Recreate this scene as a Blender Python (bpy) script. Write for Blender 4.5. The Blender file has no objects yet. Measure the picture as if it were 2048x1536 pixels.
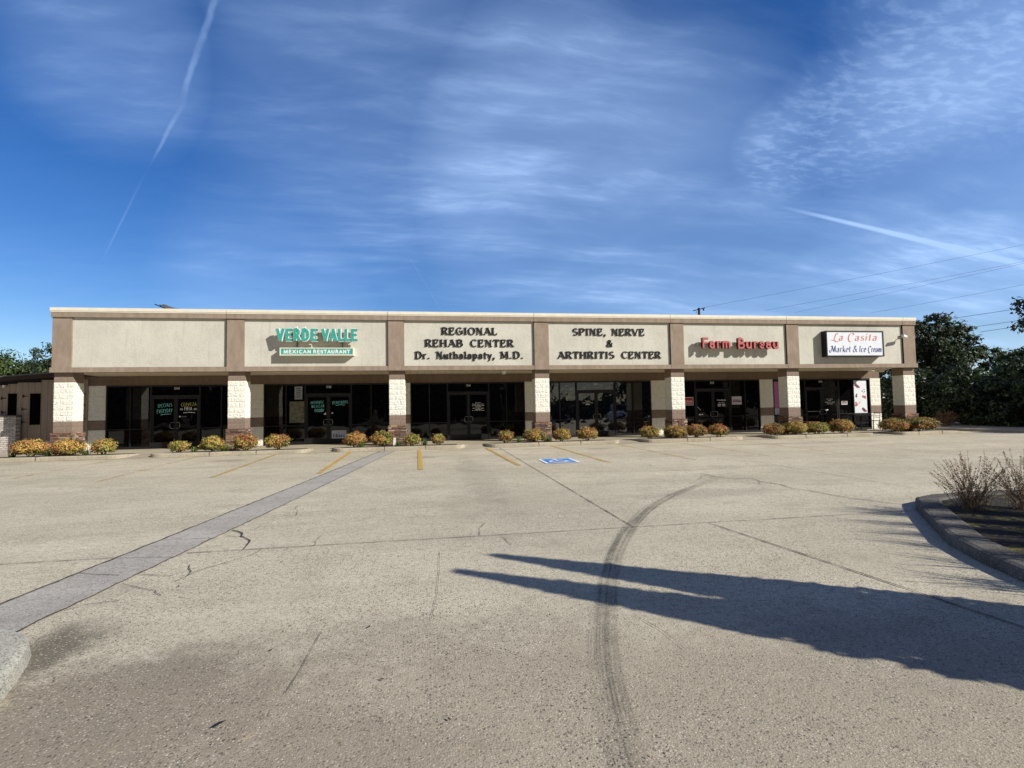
import bpy, math, random
import numpy as np
from mathutils import Vector, Matrix

SC = bpy.context.scene
COL = SC.collection
RAD = math.radians
rng = random.Random(7)
nrng = np.random.default_rng(11)

# ------------------------------------------------------------------ camera
CAM_R = Vector((0.9869407, -0.1600406, -0.0183030))
CAM_U = Vector((0.0102818, -0.0508050, 0.9986557))
CAM_F = Vector((0.1607553, 0.9858021, 0.0484960))
CAM_C = Vector((0.0, -21.0797, 1.3745))
F_PX = 1033.8
cd = bpy.data.cameras.new('camera'); cam = bpy.data.objects.new('camera', cd); COL.objects.link(cam)
cam.matrix_world = Matrix(((CAM_R.x, CAM_U.x, -CAM_F.x, CAM_C.x), (CAM_R.y, CAM_U.y, -CAM_F.y, CAM_C.y),
                           (CAM_R.z, CAM_U.z, -CAM_F.z, CAM_C.z), (0, 0, 0, 1)))
cd.sensor_width = 36.0; cd.lens = F_PX / 2048 * 36.0; cd.clip_start = 0.05; cd.clip_end = 6000
SC.camera = cam
SC.render.resolution_x, SC.render.resolution_y = 1024, 768

# ------------------------------------------------------------------ light
SUN_V = Vector((1.36, -1.0, 1.02)).normalized()          # towards the sun
SUN_EL = math.asin(SUN_V.z); SUN_ROT = math.atan2(SUN_V.x, SUN_V.y)
sd = bpy.data.lights.new('sun', 'SUN'); sd.energy = 5.0; sd.angle = RAD(0.5); sd.color = (1.0, 0.95, 0.86)
sun = bpy.data.objects.new('sun', sd); COL.objects.link(sun)
sun.rotation_euler = SUN_V.to_track_quat('Z', 'Y').to_euler(); sun.location = (40, -40, 40)
SC.view_settings.view_transform = 'Standard'; SC.view_settings.look = 'None'
SC.view_settings.exposure = 0.25; SC.view_settings.gamma = 1.0
SKY_STRENGTH = 0.065

def ray(x, y):
    return CAM_R * ((x - 1024) / F_PX) - CAM_U * ((y - 768) / F_PX) + CAM_F

def at_y(x, y, Y):
    d = ray(x, y); return CAM_C + d * ((Y - CAM_C.y) / d.y)

LOT_A, LOT_B = -0.0646, 0.0103                           # lot: z = LOT_A + LOT_B * Y

def lot_z(Y): return LOT_A + LOT_B * Y

def on_lot(x, y, dz=0.0):
    d = ray(x, y)
    t = (LOT_A + dz + LOT_B * CAM_C.y - CAM_C.z) / (d.z - LOT_B * d.y)
    return CAM_C + d * t

# ---- node helpers
class NT:
    def __init__(s, tree): s.t = tree; tree.nodes.clear()
    def n(s, typ, **kw):
        nd = s.t.nodes.new(typ)
        for k, v in kw.items():
            if k.startswith('i_'):
                key = k[2:]
                key = int(key) if key.isdigit() else key.replace('_', ' ')
                s.put(nd.inputs[key], v)
            else: setattr(nd, k, v)
        return nd
    def put(s, sock, v):
        if isinstance(v, bpy.types.NodeSocket): s.t.links.new(v, sock)
        elif isinstance(v, bpy.types.Node): s.t.links.new(v.outputs[0], sock)
        else:
            if isinstance(v, tuple) and len(v) == 3 and sock.type == 'RGBA': v = (*v, 1)
            sock.default_value = v
    def math(s, op, a, b=0.0, c=None, clamp=False):
        nd = s.t.nodes.new('ShaderNodeMath'); nd.operation = op; nd.use_clamp = clamp
        s.put(nd.inputs[0], a); s.put(nd.inputs[1], b)
        if c is not None: s.put(nd.inputs[2], c)
        return nd.outputs[0]
    def vmath(s, op, a, b=None, out=0):
        nd = s.t.nodes.new('ShaderNodeVectorMath'); nd.operation = op
        s.put(nd.inputs[0], a)
        if b is not None:
            if op == 'SCALE': s.put(nd.inputs['Scale'], b)
            else: s.put(nd.inputs[1], b)
        return nd.outputs[out]
    def mix(s, fac, a, b, blend='MIX'):
        nd = s.t.nodes.new('ShaderNodeMix'); nd.data_type = 'RGBA'; nd.blend_type = blend
        s.put(nd.inputs[0], fac); s.put(nd.inputs[6], a); s.put(nd.inputs[7], b)
        return nd.outputs[2]
    def noise(s, vec, scale, detail=3.0, rough=0.55, dist=0.0, out=0):
        nd = s.t.nodes.new('ShaderNodeTexNoise')
        if vec is not None: s.put(nd.inputs['Vector'], vec)
        nd.inputs['Scale'].default_value = scale; nd.inputs['Detail'].default_value = detail
        nd.inputs['Roughness'].default_value = rough; nd.inputs['Distortion'].default_value = dist
        return nd.outputs[out]
    def ramp(s, fac, lo, hi, a=0.0, b=1.0, interp='SMOOTHSTEP'):
        nd = s.t.nodes.new('ShaderNodeMapRange'); nd.interpolation_type = interp; nd.clamp = True
        s.put(nd.inputs[0], fac)
        for i, v in ((1, lo), (2, hi), (3, a), (4, b)): s.put(nd.inputs[i], v)
        return nd.outputs[0]

# ------------------------------------------------------------------ sky
W = bpy.data.worlds.new('World'); SC.world = W; W.use_nodes = True
T = NT(W.node_tree)
sky = T.n('ShaderNodeTexSky', sky_type='NISHITA'); sky.sun_disc = False
sky.sun_elevation = SUN_EL; sky.sun_rotation = SUN_ROT
sky.air_density = 1.0; sky.dust_density = 0.3; sky.ozone_density = 3.0; sky.altitude = 300
geo = T.n('ShaderNodeTexCoord')
dirv = T.vmath('NORMALIZE', geo.outputs['Generated'])
sep = T.n('ShaderNodeSeparateXYZ', i_0=dirv)
dz = T.math('MAXIMUM', sep.outputs[2], 0.0)
den = T.math('ADD', dz, 0.16)
px = T.math('DIVIDE', sep.outputs[0], den); py = T.math('DIVIDE', sep.outputs[1], den)
cp = T.n('ShaderNodeCombineXYZ', i_0=px, i_1=py).outputs[0]

def px_dir(x, y):
    d = ray(x, y); d.normalize(); return tuple(d)

def blob(x, y, r0, r1):
    """soft round patch of cloud about one direction of the sky, r in degrees"""
    dt = T.vmath('DOT_PRODUCT', dirv, px_dir(x, y), out=1)
    return T.ramp(dt, math.cos(RAD(r1)), math.cos(RAD(r0)))

warp = T.vmath('ADD', cp, T.vmath('SCALE', T.vmath('SUBTRACT', T.noise(cp, 1.3, 3, out=1), (0.5, 0.5, 0.5)), 0.20))
st = T.n('ShaderNodeMapping', vector_type='POINT'); T.put(st.inputs[0], warp)
st.inputs['Rotation'].default_value = (0, 0, RAD(-24)); st.inputs['Scale'].default_value = (0.42, 2.0, 1)
streak = T.noise(st.outputs[0], 1.7, 6, 0.55)
st2 = T.n('ShaderNodeMapping'); T.put(st2.inputs[0], warp)
st2.inputs['Rotation'].default_value = (0, 0, RAD(-14)); st2.inputs['Scale'].default_value = (0.8, 3.2, 1)
fine = T.noise(st2.outputs[0], 3.4, 5, 0.55)
broad = T.noise(cp, 0.9, 4, 0.5)
veil = T.math('MULTIPLY', T.ramp(streak, 0.38, 0.72), T.ramp(broad, 0.32, 0.66, 0.25, 1.0))
veil = T.math('MULTIPLY', veil, T.ramp(fine, 0.25, 0.75, 0.6, 1.0))
patch = blob(1250, 430, 4, 21)
for args in ((1080, 350, 3, 19), (1420, 560, 2, 18), (760, 270, 4, 19), (1130, 130, 1, 9), (560, 560, 2, 12), (1980, 430, 3, 18), (1700, 620, 2, 16), (230, 110, 2, 9), (620, 90, 2, 10)):
    k = 0.5 if args[0] in (560, 760, 620, 230, 1130) else 1.0
    patch = T.math('MAXIMUM', patch, T.math('MULTIPLY', blob(*args), k))
st4 = T.n('ShaderNodeMapping'); T.put(st4.inputs[0], warp)
st4.inputs['Rotation'].default_value = (0, 0, RAD(-20)); st4.inputs['Scale'].default_value = (1.3, 4.2, 1)
fib = T.ramp(T.noise(st4.outputs[0], 3.0, 7, 0.62), 0.40, 0.72)
cloud = T.math('MULTIPLY', veil, T.math('ADD', 0.05, T.math('MULTIPLY', patch, T.math('ADD', 0.30, T.math('MULTIPLY', fib, 0.42)))))
cloud = T.math('ADD', cloud, T.math('MULTIPLY', T.math('MULTIPLY', fib, T.ramp(broad, .35, .6, .2, 1)), 0.035))
cloud = T.math('ADD', cloud, T.math('MULTIPLY', patch, T.ramp(broad, 0.3, 0.7, 0.18, 0.34)))
# small rippled flakes high on the right
st3 = T.n('ShaderNodeMapping'); T.put(st3.inputs[0], warp)
st3.inputs['Rotation'].default_value = (0, 0, RAD(-38)); st3.inputs['Scale'].default_value = (1.2, 2.6, 1)
flake = T.ramp(T.noise(st3.outputs[0], 17.0, 5, 0.55), 0.42, 0.72)
fm = blob(1930, 60, 0, 9)
for args in ((1860, 130, 0, 8), (1790, 180, 0, 7), (1720, 225, 0, 7), (1650, 262, 0, 6), (2040, -40, 1, 13), (1570, 300, 0, 5)):
    fm = T.math('MAXIMUM', fm, blob(*args))
cloud = T.math('ADD', cloud, T.math('MULTIPLY', T.math('MULTIPLY', flake, fm), 0.18))
cloud = T.math('ADD', cloud, T.math('MULTIPLY', fm, T.ramp(broad, .3, .7, 0.08, 0.22)))
wob = T.math('SUBTRACT', T.noise(dirv, 9.0, 4), 0.5)

def contrail(a, b, w0, w1, amp, wamp, fade=0.05, puff=0.35):
    """vapour trail along the arc between two directions of the sky"""
    A, B = Vector(px_dir(*a)), Vector(px_dir(*b))
    n = A.cross(B).normalized(); t = n.cross(A).normalized()
    s1 = math.atan2(B.dot(t), B.dot(A))
    dn = T.math('ADD', T.vmath('DOT_PRODUCT', dirv, tuple(n), out=1), T.math('MULTIPLY', wob, wamp))
    ca = T.vmath('DOT_PRODUCT', dirv, tuple(A), out=1); sa = T.vmath('DOT_PRODUCT', dirv, tuple(t), out=1)
    s = T.math('ARCTAN2', sa, ca)
    w = T.ramp(s, 0, s1, w0, w1, 'LINEAR')
    prof = T.ramp(T.math('DIVIDE', T.math('ABSOLUTE', dn), w), 0.15, 1.0, 1.0, 0.0)
    seg = T.math('MULTIPLY', T.ramp(s, 0, fade), T.ramp(s, s1 - fade, s1, 1, 0))
    pf = T.ramp(T.noise(dirv, 22.0, 4, 0.6), 0.3, 0.62, 1 - puff, 1.0)
    return T.math('MULTIPLY', T.math('MULTIPLY', T.math('MULTIPLY', prof, seg), pf), amp)

for args in (((185, 560), (300, 325), 0.0013, 0.0026, 0.20, 0.004, 0.14, 0.4), ((290, 345), (375, 195), 0.002, 0.005, 0.17, 0.012, 0.05, 0.8),
             ((362, 215), (440, -40), 0.006, 0.006, 0.19, 0.018, 0.04, 0.6), ((1540, 408), (2200, 566), 0.0035, 0.0075, 0.50, 0.002, 0.12, 0.12),
             ((810, 500), (885, 625), 0.0010, 0.0012, 0.07, 0.002, 0.03, 0.3)):
    cloud = T.math('ADD', cloud, contrail(*args))
# warm veil added to the unseen sky behind the camera, making shadow fill less blue
cloud = T.math('MINIMUM', cloud, 0.8)
cloud = T.math('MULTIPLY', cloud, T.ramp(sep.outputs[2], -0.02, 0.05))
hsv = T.n('ShaderNodeHueSaturation', i_Saturation=1.34, i_Value=1.52, i_Color=sky.outputs[0], i_Hue=0.514)
bg1 = T.n('ShaderNodeBackground', i_Color=hsv.outputs[0], i_Strength=SKY_STRENGTH)
bg2 = T.n('ShaderNodeBackground', i_Color=(0.44, 0.64, 1.0), i_Strength=1.02)
mx = T.n('ShaderNodeMixShader', i_0=cloud, i_1=bg1.outputs[0], i_2=bg2.outputs[0])
south_fill = T.math('MULTIPLY', T.ramp(sep.outputs[1], -0.05, -0.5), T.ramp(streak, 0.3, 0.6, 0.45, 0.85))
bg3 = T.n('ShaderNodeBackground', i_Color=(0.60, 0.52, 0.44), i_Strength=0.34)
mx2 = T.n('ShaderNodeMixShader', i_0=south_fill, i_1=mx.outputs[0], i_2=bg3.outputs[0])
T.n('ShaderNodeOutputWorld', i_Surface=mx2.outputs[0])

# ------------------------------------------------------------------ mesh builder
class MB:
    def __init__(s): s.v, s.f, s.m, s.c, s.uv = [], [], [], [], None
    def face(s, pts, m=0, c=None):
        i = len(s.v); s.v.extend([tuple(p) for p in pts]); s.f.append(tuple(range(i, i + len(pts)))); s.m.append(m); s.c.append(c)
    def box(s, x0, x1, y0, y1, z0, z1, m=0, c=None, mf=None):
        i = len(s.v)
        s.v += [(x0, y0, z0), (x1, y0, z0), (x1, y1, z0), (x0, y1, z0), (x0, y0, z1), (x1, y0, z1), (x1, y1, z1), (x0, y1, z1)]
        for k, q in enumerate(((0, 1, 5, 4), (1, 2, 6, 5), (2, 3, 7, 6), (3, 0, 4, 7), (4, 5, 6, 7), (3, 2, 1, 0))):
            s.f.append(tuple(i + a for a in q)); s.m.append(mf if (mf is not None and k == 0) else m); s.c.append(c)
    def obox(s, cen, ax, ay, az, m=0, c=None):
        """box from a centre and three half-axis vectors"""
        cen = Vector(cen); ax, ay, az = Vector(ax), Vector(ay), Vector(az); i = len(s.v)
        for sz in (-1, 1):
            for sx, sy in ((-1, -1), (1, -1), (1, 1), (-1, 1)): s.v.append(tuple(cen + ax * sx + ay * sy + az * sz))
        for q in ((0, 1, 5, 4), (1, 2, 6, 5), (2, 3, 7, 6), (3, 0, 4, 7), (4, 5, 6, 7), (3, 2, 1, 0)):
            s.f.append(tuple(i + a for a in q)); s.m.append(m); s.c.append(c)
    def tube(s, pts, radii, n=6, m=0, c=None, cap=True):
        pts = [Vector(p) for p in pts]
        if not hasattr(radii, '__len__'): radii = [radii] * len(pts)
        base = len(s.v)
        for k, p in enumerate(pts):
            d = (pts[min(k + 1, len(pts) - 1)] - pts[max(k - 1, 0)])
            d = d.normalized() if d.length > 1e-9 else Vector((0, 0, 1))
            a = d.cross(Vector((0, 0, 1)) if abs(d.z) < 0.95 else Vector((1, 0, 0))).normalized(); b = d.cross(a)
            for j in range(n):
                t = 2 * math.pi * j / n; s.v.append(tuple(p + (a * math.cos(t) + b * math.sin(t)) * radii[k]))
        for k in range(len(pts) - 1):
            for j in range(n):
                a, b = base + k * n + j, base + k * n + (j + 1) % n
                s.f.append((a, b, b + n, a + n)); s.m.append(m); s.c.append(c)
        if cap:
            s.f.append(tuple(base + j for j in range(n))[::-1]); s.m.append(m); s.c.append(c)
            e = base + (len(pts) - 1) * n
            s.f.append(tuple(e + j for j in range(n))); s.m.append(m); s.c.append(c)
    def loft(s, rings, m=0, c=None, closed=True, cap=False):
        base = len(s.v); n = len(rings[0])
        for r in rings: s.v.extend([tuple(p) for p in r])
        for k in range(len(rings) - 1):
            for j in range(n if closed else n - 1):
                a, b = base + k * n + j, base + k * n + (j + 1) % n
                s.f.append((a, b, b + n, a + n)); s.m.append(m); s.c.append(c)
        if cap:
            s.f.append(tuple(base + j for j in range(n))[::-1]); s.m.append(m); s.c.append(c)
            e = base + (len(rings) - 1) * n
            s.f.append(tuple(e + j for j in range(n))); s.m.append(m); s.c.append(c)
    def prism(s, poly, y0, y1, m=0, mf=None, c=None):
        """polygon in x,z pushed from y1 (back) to y0 (front)"""
        n = len(poly); i = len(s.v)
        s.v += [(x, y0, z) for x, z in poly] + [(x, y1, z) for x, z in poly]
        s.f.append(tuple(range(i, i + n))); s.m.append(m if mf is None else mf); s.c.append(c)
        s.f.append(tuple(range(i + 2 * n - 1, i + n - 1, -1))); s.m.append(m); s.c.append(c)
        for k in range(n):
            a, b = i + k, i + (k + 1) % n
            s.f.append((b, a, a + n, b + n)); s.m.append(m); s.c.append(c)
    def ribbon(s, cen, hw, y0, y1, m=0, mf=None, nib=None, closed=False, thin=None):
        """stroke in x,z: one prism of quads"""
        P = [Vector((p[0], p[1])) for p in cen]; n = len(P); L, R = [], []
        for k in range(n):
            if nib is not None: o = Vector(nib) * 0.5
            else:
                d0 = (P[k] - P[k - 1]) if k else (P[0] - P[-2] if closed else P[1] - P[0])
                d1 = (P[k + 1] - P[k]) if k < n - 1 else (P[1] - P[0] if closed else P[-1] - P[-2])
                d0 = d0.normalized(); d1 = d1.normalized(); t = (d0 + d1)
                t = t.normalized() if t.length > 1e-6 else d1
                hk = hw if thin is None else thin + (hw - thin) * abs(t.y) ** 1.5
                o = Vector((-t.y, t.x)) * (hk / max(0.55, abs(t.dot(d1))))
            L.append(P[k] + o); R.append(P[k] - o)
        i = len(s.v)
        for k in range(n):
            s.v += [(L[k].x, y0, L[k].y), (R[k].x, y0, R[k].y), (R[k].x, y1, R[k].y), (L[k].x, y1, L[k].y)]
        for k in range(n - 1):
            a, b = i + 4 * k, i + 4 * (k + 1)
            for q, (u, w) in enumerate(((0, 1), (1, 2), (2, 3), (3, 0))):
                s.f.append((a + u, a + w, b + w, b + u)); s.m.append(mf if (mf is not None and q == 0) else m); s.c.append(None)
        if not closed:
            s.f.append((i + 3, i + 2, i + 1, i)); s.m.append(m); s.c.append(None)
            e = i + 4 * (n - 1); s.f.append((e, e + 1, e + 2, e + 3)); s.m.append(m); s.c.append(None)
    def quads(s, V, cols, m=0):
        """many loose quads: V (n,4,3), cols (n,3)"""
        i = len(s.v); s.v.extend(map(tuple, V.reshape(-1, 3).tolist()))
        n = len(V)
        s.f.extend([(i + 4 * k, i + 4 * k + 1, i + 4 * k + 2, i + 4 * k + 3) for k in range(n)])
        s.m.extend([m] * n); s.c.extend(map(tuple, cols.tolist()))
    def build(s, name, mats, parent=None, org=(0, 0, 0), smooth=False):
        if not isinstance(mats, (list, tuple)): mats = [mats]
        o = Vector(org)
        p = parent
        while p is not None: o = o + p.location; p = p.parent
        me = bpy.data.meshes.new(name)
        V = np.array(s.v, dtype=float) - np.array(o)
        me.from_pydata(V.tolist(), [], s.f)
        for mt in mats: me.materials.append(mt)
        if len(mats) > 1: me.polygons.foreach_set('material_index', s.m)
        if any(c is not None for c in s.c):
            at = me.attributes.new('tint', 'FLOAT_COLOR', 'FACE')
            arr = np.ones((len(s.f), 4))
            for k, c in enumerate(s.c):
                if c is not None: arr[k, :3] = c
            at.data.foreach_set('color', arr.ravel())
        if smooth: me.polygons.foreach_set('use_smooth', [True] * len(s.f))
        if s.uv is not None:
            ul = me.uv_layers.new(name='UVMap')
            ul.data.foreach_set('uv', np.array(s.uv, dtype=float).ravel())
        me.update()
        ob = bpy.data.objects.new(name, me); COL.objects.link(ob)
        if parent is not None: ob.parent = parent
        ob.location = Vector(org)
        return ob

def tag(o, label=None, cat=None, group=None, kind=None):
    if label: o['label'] = label
    if cat: o['category'] = cat
    if group: o['group'] = group
    if kind: o['kind'] = kind
    return o

def thing(name, label, cat, loc=(0, 0, 0), group=None):
    o = bpy.data.objects.new(name, None); COL.objects.link(o); o.location = loc
    o.empty_display_size = 0.2
    return tag(o, label, cat, group)

# ------------------------------------------------------------------ materials
MATS = {}
def mat(name, fn):
    if name in MATS: return MATS[name]
    m = bpy.data.materials.new(name); m.use_nodes = True
    t = NT(m.node_tree); out = t.n('ShaderNodeOutputMaterial')
    sh = fn(t)
    t.put(out.inputs['Surface'], sh)
    MATS[name] = m
    return m

def pbsdf(t, color, rough=0.8, normal=None, spec=0.3, metal=0.0, ior=None):
    b = t.n('ShaderNodeBsdfPrincipled', i_Base_Color=color, i_Roughness=rough, i_Metallic=metal)
    b.inputs['Specular IOR Level'].default_value = spec
    if ior: b.inputs['IOR'].default_value = ior
    if normal is not None: t.put(b.inputs['Normal'], normal)
    return b.outputs[0]

def bump(t, h, strength=0.5, dist=0.01):
    return t.n('ShaderNodeBump', i_Strength=strength, i_Distance=dist, i_Height=h).outputs[0]

def obj_co(t): return t.n('ShaderNodeTexCoord').outputs['Object']

def plain(name, col, rough=0.6, var=0.12, scale=6.0, bmp=0.0, spec=0.3, metal=0.0):
    def fn(t):
        co = obj_co(t)
        n = t.noise(co, scale, 5, 0.6)
        c = t.mix(t.ramp(n, 0.3, 0.7), tuple(v * (1 - var) for v in col), tuple(min(1, v * (1 + var)) for v in col))
        nm = bump(t, t.noise(co, scale * 9, 3), bmp, 0.01) if bmp else None
        return pbsdf(t, c, rough, nm, spec, metal)
    return mat(name, fn)

def tinted(name, rough=0.7, var=0.25, scale=25, bmp=0.5, transl=0.0, spec=0.3):
    def fn(t):
        a = t.n('ShaderNodeAttribute', attribute_name='tint').outputs['Color']
        co = obj_co(t)
        n = t.noise(co, scale, 4)
        c = t.mix(t.ramp(n, 0.3, 0.7, 0, var), a, (0.02, 0.018, 0.015), 'MIX') if not transl else a
        sh = pbsdf(t, c, rough, bump(t, n, bmp, 0.01) if bmp else None, spec)
        if transl:
            tr = t.n('ShaderNodeBsdfTranslucent', i_Color=a).outputs[0]
            sh = t.n('ShaderNodeMixShader', i_0=transl, i_1=sh, i_2=tr).outputs[0]
        return sh
    return mat(name, fn)

def concrete(name, c0, c1, speck=0.5, stain=True, big=0.25):
    def fn(t):
        co = obj_co(t)
        st_ = t.n('ShaderNodeMapping'); t.put(st_.inputs[0], co); st_.inputs['Scale'].default_value = (0.35, 1.5, 1)
        n1 = t.noise(st_.outputs[0], big * 1.6, 6, 0.62, 0.5); n2 = t.noise(co, 1.5, 7, 0.65)
        n3 = t.noise(co, 22.0, 5, 0.65); n4 = t.noise(co, 85.0, 2, 0.6)
        c = t.mix(t.ramp(n1, 0.34, 0.66), c0, c1)
        c = t.mix(t.ramp(n2, 0.44, 0.74, 0, 0.40), c, tuple(v * 0.58 for v in c0))
        c = t.mix(t.ramp(n3, 0.47, 0.72, 0, 0.52), c, tuple(v * 0.45 for v in c0))
        c = t.mix(t.ramp(t.noise(co, 9.0, 6, 0.7), 0.50, 0.70, 0, 0.42), c, tuple(v * 0.55 for v in c0))
        c = t.mix(t.ramp(n4, 0.42, 0.70, 0, 0.45), c, tuple(v * 0.45 for v in c0))
        # broom and tyre streaks across the slabs
        ms = t.n('ShaderNodeMapping'); t.put(ms.inputs[0], co); ms.inputs['Scale'].default_value = (0.7, 6.5, 1)
        c = t.mix(t.ramp(t.noise(ms.outputs[0], 1.6, 6, 0.62), 0.52, 0.75, 0, 0.26), c, tuple(v * 0.66 for v in c0))
        if stain:
            sp_ = t.n('ShaderNodeSeparateXYZ', i_0=co)
            slab = t.math('ADD', t.math('MULTIPLY', t.math('GREATER_THAN', sp_.outputs[0], 2.66), 1.0), t.math('MULTIPLY', t.math('LESS_THAN', sp_.outputs[1], -14.53), 2.0))
            slab = t.math('ADD', slab, t.math('MULTIPLY', t.math('LESS_THAN', sp_.outputs[0], -2.4), 5.0))
            wn = t.n('ShaderNodeTexWhiteNoise', noise_dimensions='1D'); t.put(wn.inputs['W'], slab)
            c = t.mix(t.math('MULTIPLY', wn.outputs[0], .16), c, tuple(v * 0.6 for v in c0))
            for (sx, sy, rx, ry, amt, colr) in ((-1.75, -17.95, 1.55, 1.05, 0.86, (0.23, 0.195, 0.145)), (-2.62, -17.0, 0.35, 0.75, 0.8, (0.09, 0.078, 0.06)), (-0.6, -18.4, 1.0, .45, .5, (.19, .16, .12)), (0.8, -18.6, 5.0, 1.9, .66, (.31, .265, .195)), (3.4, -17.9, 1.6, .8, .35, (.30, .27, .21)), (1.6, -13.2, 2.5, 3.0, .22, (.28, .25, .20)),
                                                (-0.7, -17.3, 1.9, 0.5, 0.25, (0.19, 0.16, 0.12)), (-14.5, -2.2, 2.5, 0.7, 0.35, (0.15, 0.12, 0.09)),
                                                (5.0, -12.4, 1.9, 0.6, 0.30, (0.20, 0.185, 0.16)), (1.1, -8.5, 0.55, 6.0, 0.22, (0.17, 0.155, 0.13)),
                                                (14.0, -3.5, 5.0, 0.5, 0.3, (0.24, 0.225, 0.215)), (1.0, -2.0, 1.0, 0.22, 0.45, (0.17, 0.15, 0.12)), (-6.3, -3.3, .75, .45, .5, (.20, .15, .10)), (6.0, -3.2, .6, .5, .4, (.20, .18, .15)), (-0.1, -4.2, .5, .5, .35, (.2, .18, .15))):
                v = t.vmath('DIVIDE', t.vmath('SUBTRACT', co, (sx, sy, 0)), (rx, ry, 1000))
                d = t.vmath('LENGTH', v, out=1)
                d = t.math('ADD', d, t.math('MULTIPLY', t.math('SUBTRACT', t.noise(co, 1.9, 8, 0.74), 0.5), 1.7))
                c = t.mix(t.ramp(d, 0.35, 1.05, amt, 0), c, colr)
            # scuffed sandy patches where the dark film has worn off
            pn = t.noise(co, 4.2, 6, 0.68, 0.8)
            c = t.mix(t.ramp(pn, 0.64, 0.72, 0, 0.6), c, (0.52, 0.42, 0.28))
        h = n4
        if speck:
            expo = t.ramp(t.noise(co, 0.55, 5, 0.6, 0.4), 0.34, 0.62)
            for (sc_, lo, amt, pale) in ((38.0, 0.62, 0.75, 0), (60.0, 0.52, 0.9, 0), (105.0, 0.50, 0.95, 0), (75.0, 0.56, 0.55, 1)):
                vo = t.n('ShaderNodeTexVoronoi', feature='F1'); t.put(vo.inputs['Vector'], t.vmath('ADD', co, (sc_, 0, 0))); vo.inputs['Scale'].default_value = sc_
                rc = t.n('ShaderNodeSeparateColor', i_0=vo.outputs['Color'])
                sp = t.ramp(t.math('ADD', vo.outputs['Distance'], t.math('MULTIPLY', t.math('SUBTRACT', n4, .5), .5)), 0.16, 0.46, 1, 0)
                sel = t.ramp(rc.outputs[0], lo, lo + .15)
                tone = t.mix(rc.outputs[1], (0.62, 0.54, 0.41), (0.92, 0.84, 0.70)) if pale else t.mix(rc.outputs[1], (0.06, 0.054, 0.046), (0.25, 0.215, 0.165))
                k = t.math('MULTIPLY', t.math('MULTIPLY', sp, sel), t.math('MULTIPLY', t.math('ADD', t.math('MULTIPLY', expo, .6), .68), speck * amt))
                c = t.mix(k, c, tone)
                if sc_ < 50 and not pale: h = t.math('ADD', h, t.math('MULTIPLY', k, -0.5))
        return pbsdf(t, c, 0.92, bump(t, h, 0.7, 0.007), 0.15)
    return mat(name, fn)

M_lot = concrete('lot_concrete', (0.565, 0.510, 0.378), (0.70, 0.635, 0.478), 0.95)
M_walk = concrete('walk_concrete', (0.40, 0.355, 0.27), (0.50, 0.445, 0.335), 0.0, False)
M_kerb = concrete('kerb_concrete', (0.40, 0.355, 0.27), (0.52, 0.465, 0.355), 0.3, False, 0.8)
M_kerb_shaded = concrete('weathered_shaded_concrete', (0.095, 0.09, 0.08), (0.18, 0.17, 0.152), 0.6, False, 0.9)  # weathered planter kerb, with shade from the grasses darkened into its colour
M_kerb_pale = concrete('pale_concrete', (0.42, 0.41, 0.34), (0.54, 0.525, 0.44), 0.85, False, 0.9)
M_gutter = concrete('grey_concrete', (0.415, 0.39, 0.345), (0.51, 0.48, 0.425), 0.7, False, 0.5)

def stucco(t):
    co = obj_co(t)
    m = t.n('ShaderNodeMapping'); t.put(m.inputs[0], co); m.inputs['Scale'].default_value = (1, 1, 1)
    w = t.vmath('ADD', co, t.vmath('SCALE', t.vmath('SUBTRACT', t.noise(co, 2.0, 3, out=1), (0.5, 0.5, 0.5)), 0.5))
    n1 = t.noise(w, 5.5, 3, 0.5, 1.2); n2 = t.noise(co, 0.8, 5, 0.6)
    sm = t.n('ShaderNodeMapping'); t.put(sm.inputs[0], co); sm.inputs['Scale'].default_value = (6, 6, 0.55)
    drip = t.noise(sm.outputs[0], 1.4, 5, 0.65)
    knock = t.math('MULTIPLY', t.ramp(n1, 0.47, 0.57), t.ramp(t.noise(co, 1.3, 3), .35, .6, .25, 1))
    c = t.mix(t.ramp(n2, 0.3, 0.7), (0.515, 0.505, 0.44), (0.605, 0.592, 0.52))
    c = t.mix(t.ramp(drip, 0.52, 0.78, 0, 0.38), c, (0.36, 0.35, 0.29))
    edge = t.math('MULTIPLY', t.ramp(n1, 0.52, 0.58), t.ramp(n1, 0.58, 0.64, 1, 0))
    c = t.mix(t.math('MULTIPLY', edge, 0.16), c, (0.36, 0.34, 0.28))
    h = t.math('ADD', knock, t.math('MULTIPLY', t.noise(co, 40, 3), 0.25))
    return pbsdf(t, c, 0.9, bump(t, h, 0.26, 0.010), 0.2)
M_stucco = mat('cream_stucco', stucco)

def taupe(name, c0, c1):
    def fn(t):
        co = obj_co(t)
        sm = t.n('ShaderNodeMapping'); t.put(sm.inputs[0], co); sm.inputs['Scale'].default_value = (3.0, 3.0, 1.1)
        n = t.noise(sm.outputs[0], 1.6, 6, 0.65)
        c = t.mix(t.ramp(n, 0.3, 0.72), c0, c1)
        c = t.mix(t.ramp(t.noise(co, 30, 4), 0.55, 0.8, 0, 0.25), c, tuple(v * 0.6 for v in c0))
        return pbsdf(t, c, 0.9, bump(t, t.noise(co, 55, 4), 0.4, 0.006), 0.2)
    return mat(name, fn)
M_taupe = taupe('taupe_stucco', (0.255, 0.200, 0.152), (0.335, 0.268, 0.212))
M_header = taupe('brown_header', (0.185, 0.135, 0.098), (0.225, 0.168, 0.125))
M_block = plain('white_split_block', (0.80, 0.785, 0.70), 0.9, 0.06, 9, 0.55)
M_brown = plain('brown_block', (0.245, 0.185, 0.145), 0.88, 0.10, 12, 0.4)
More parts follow.
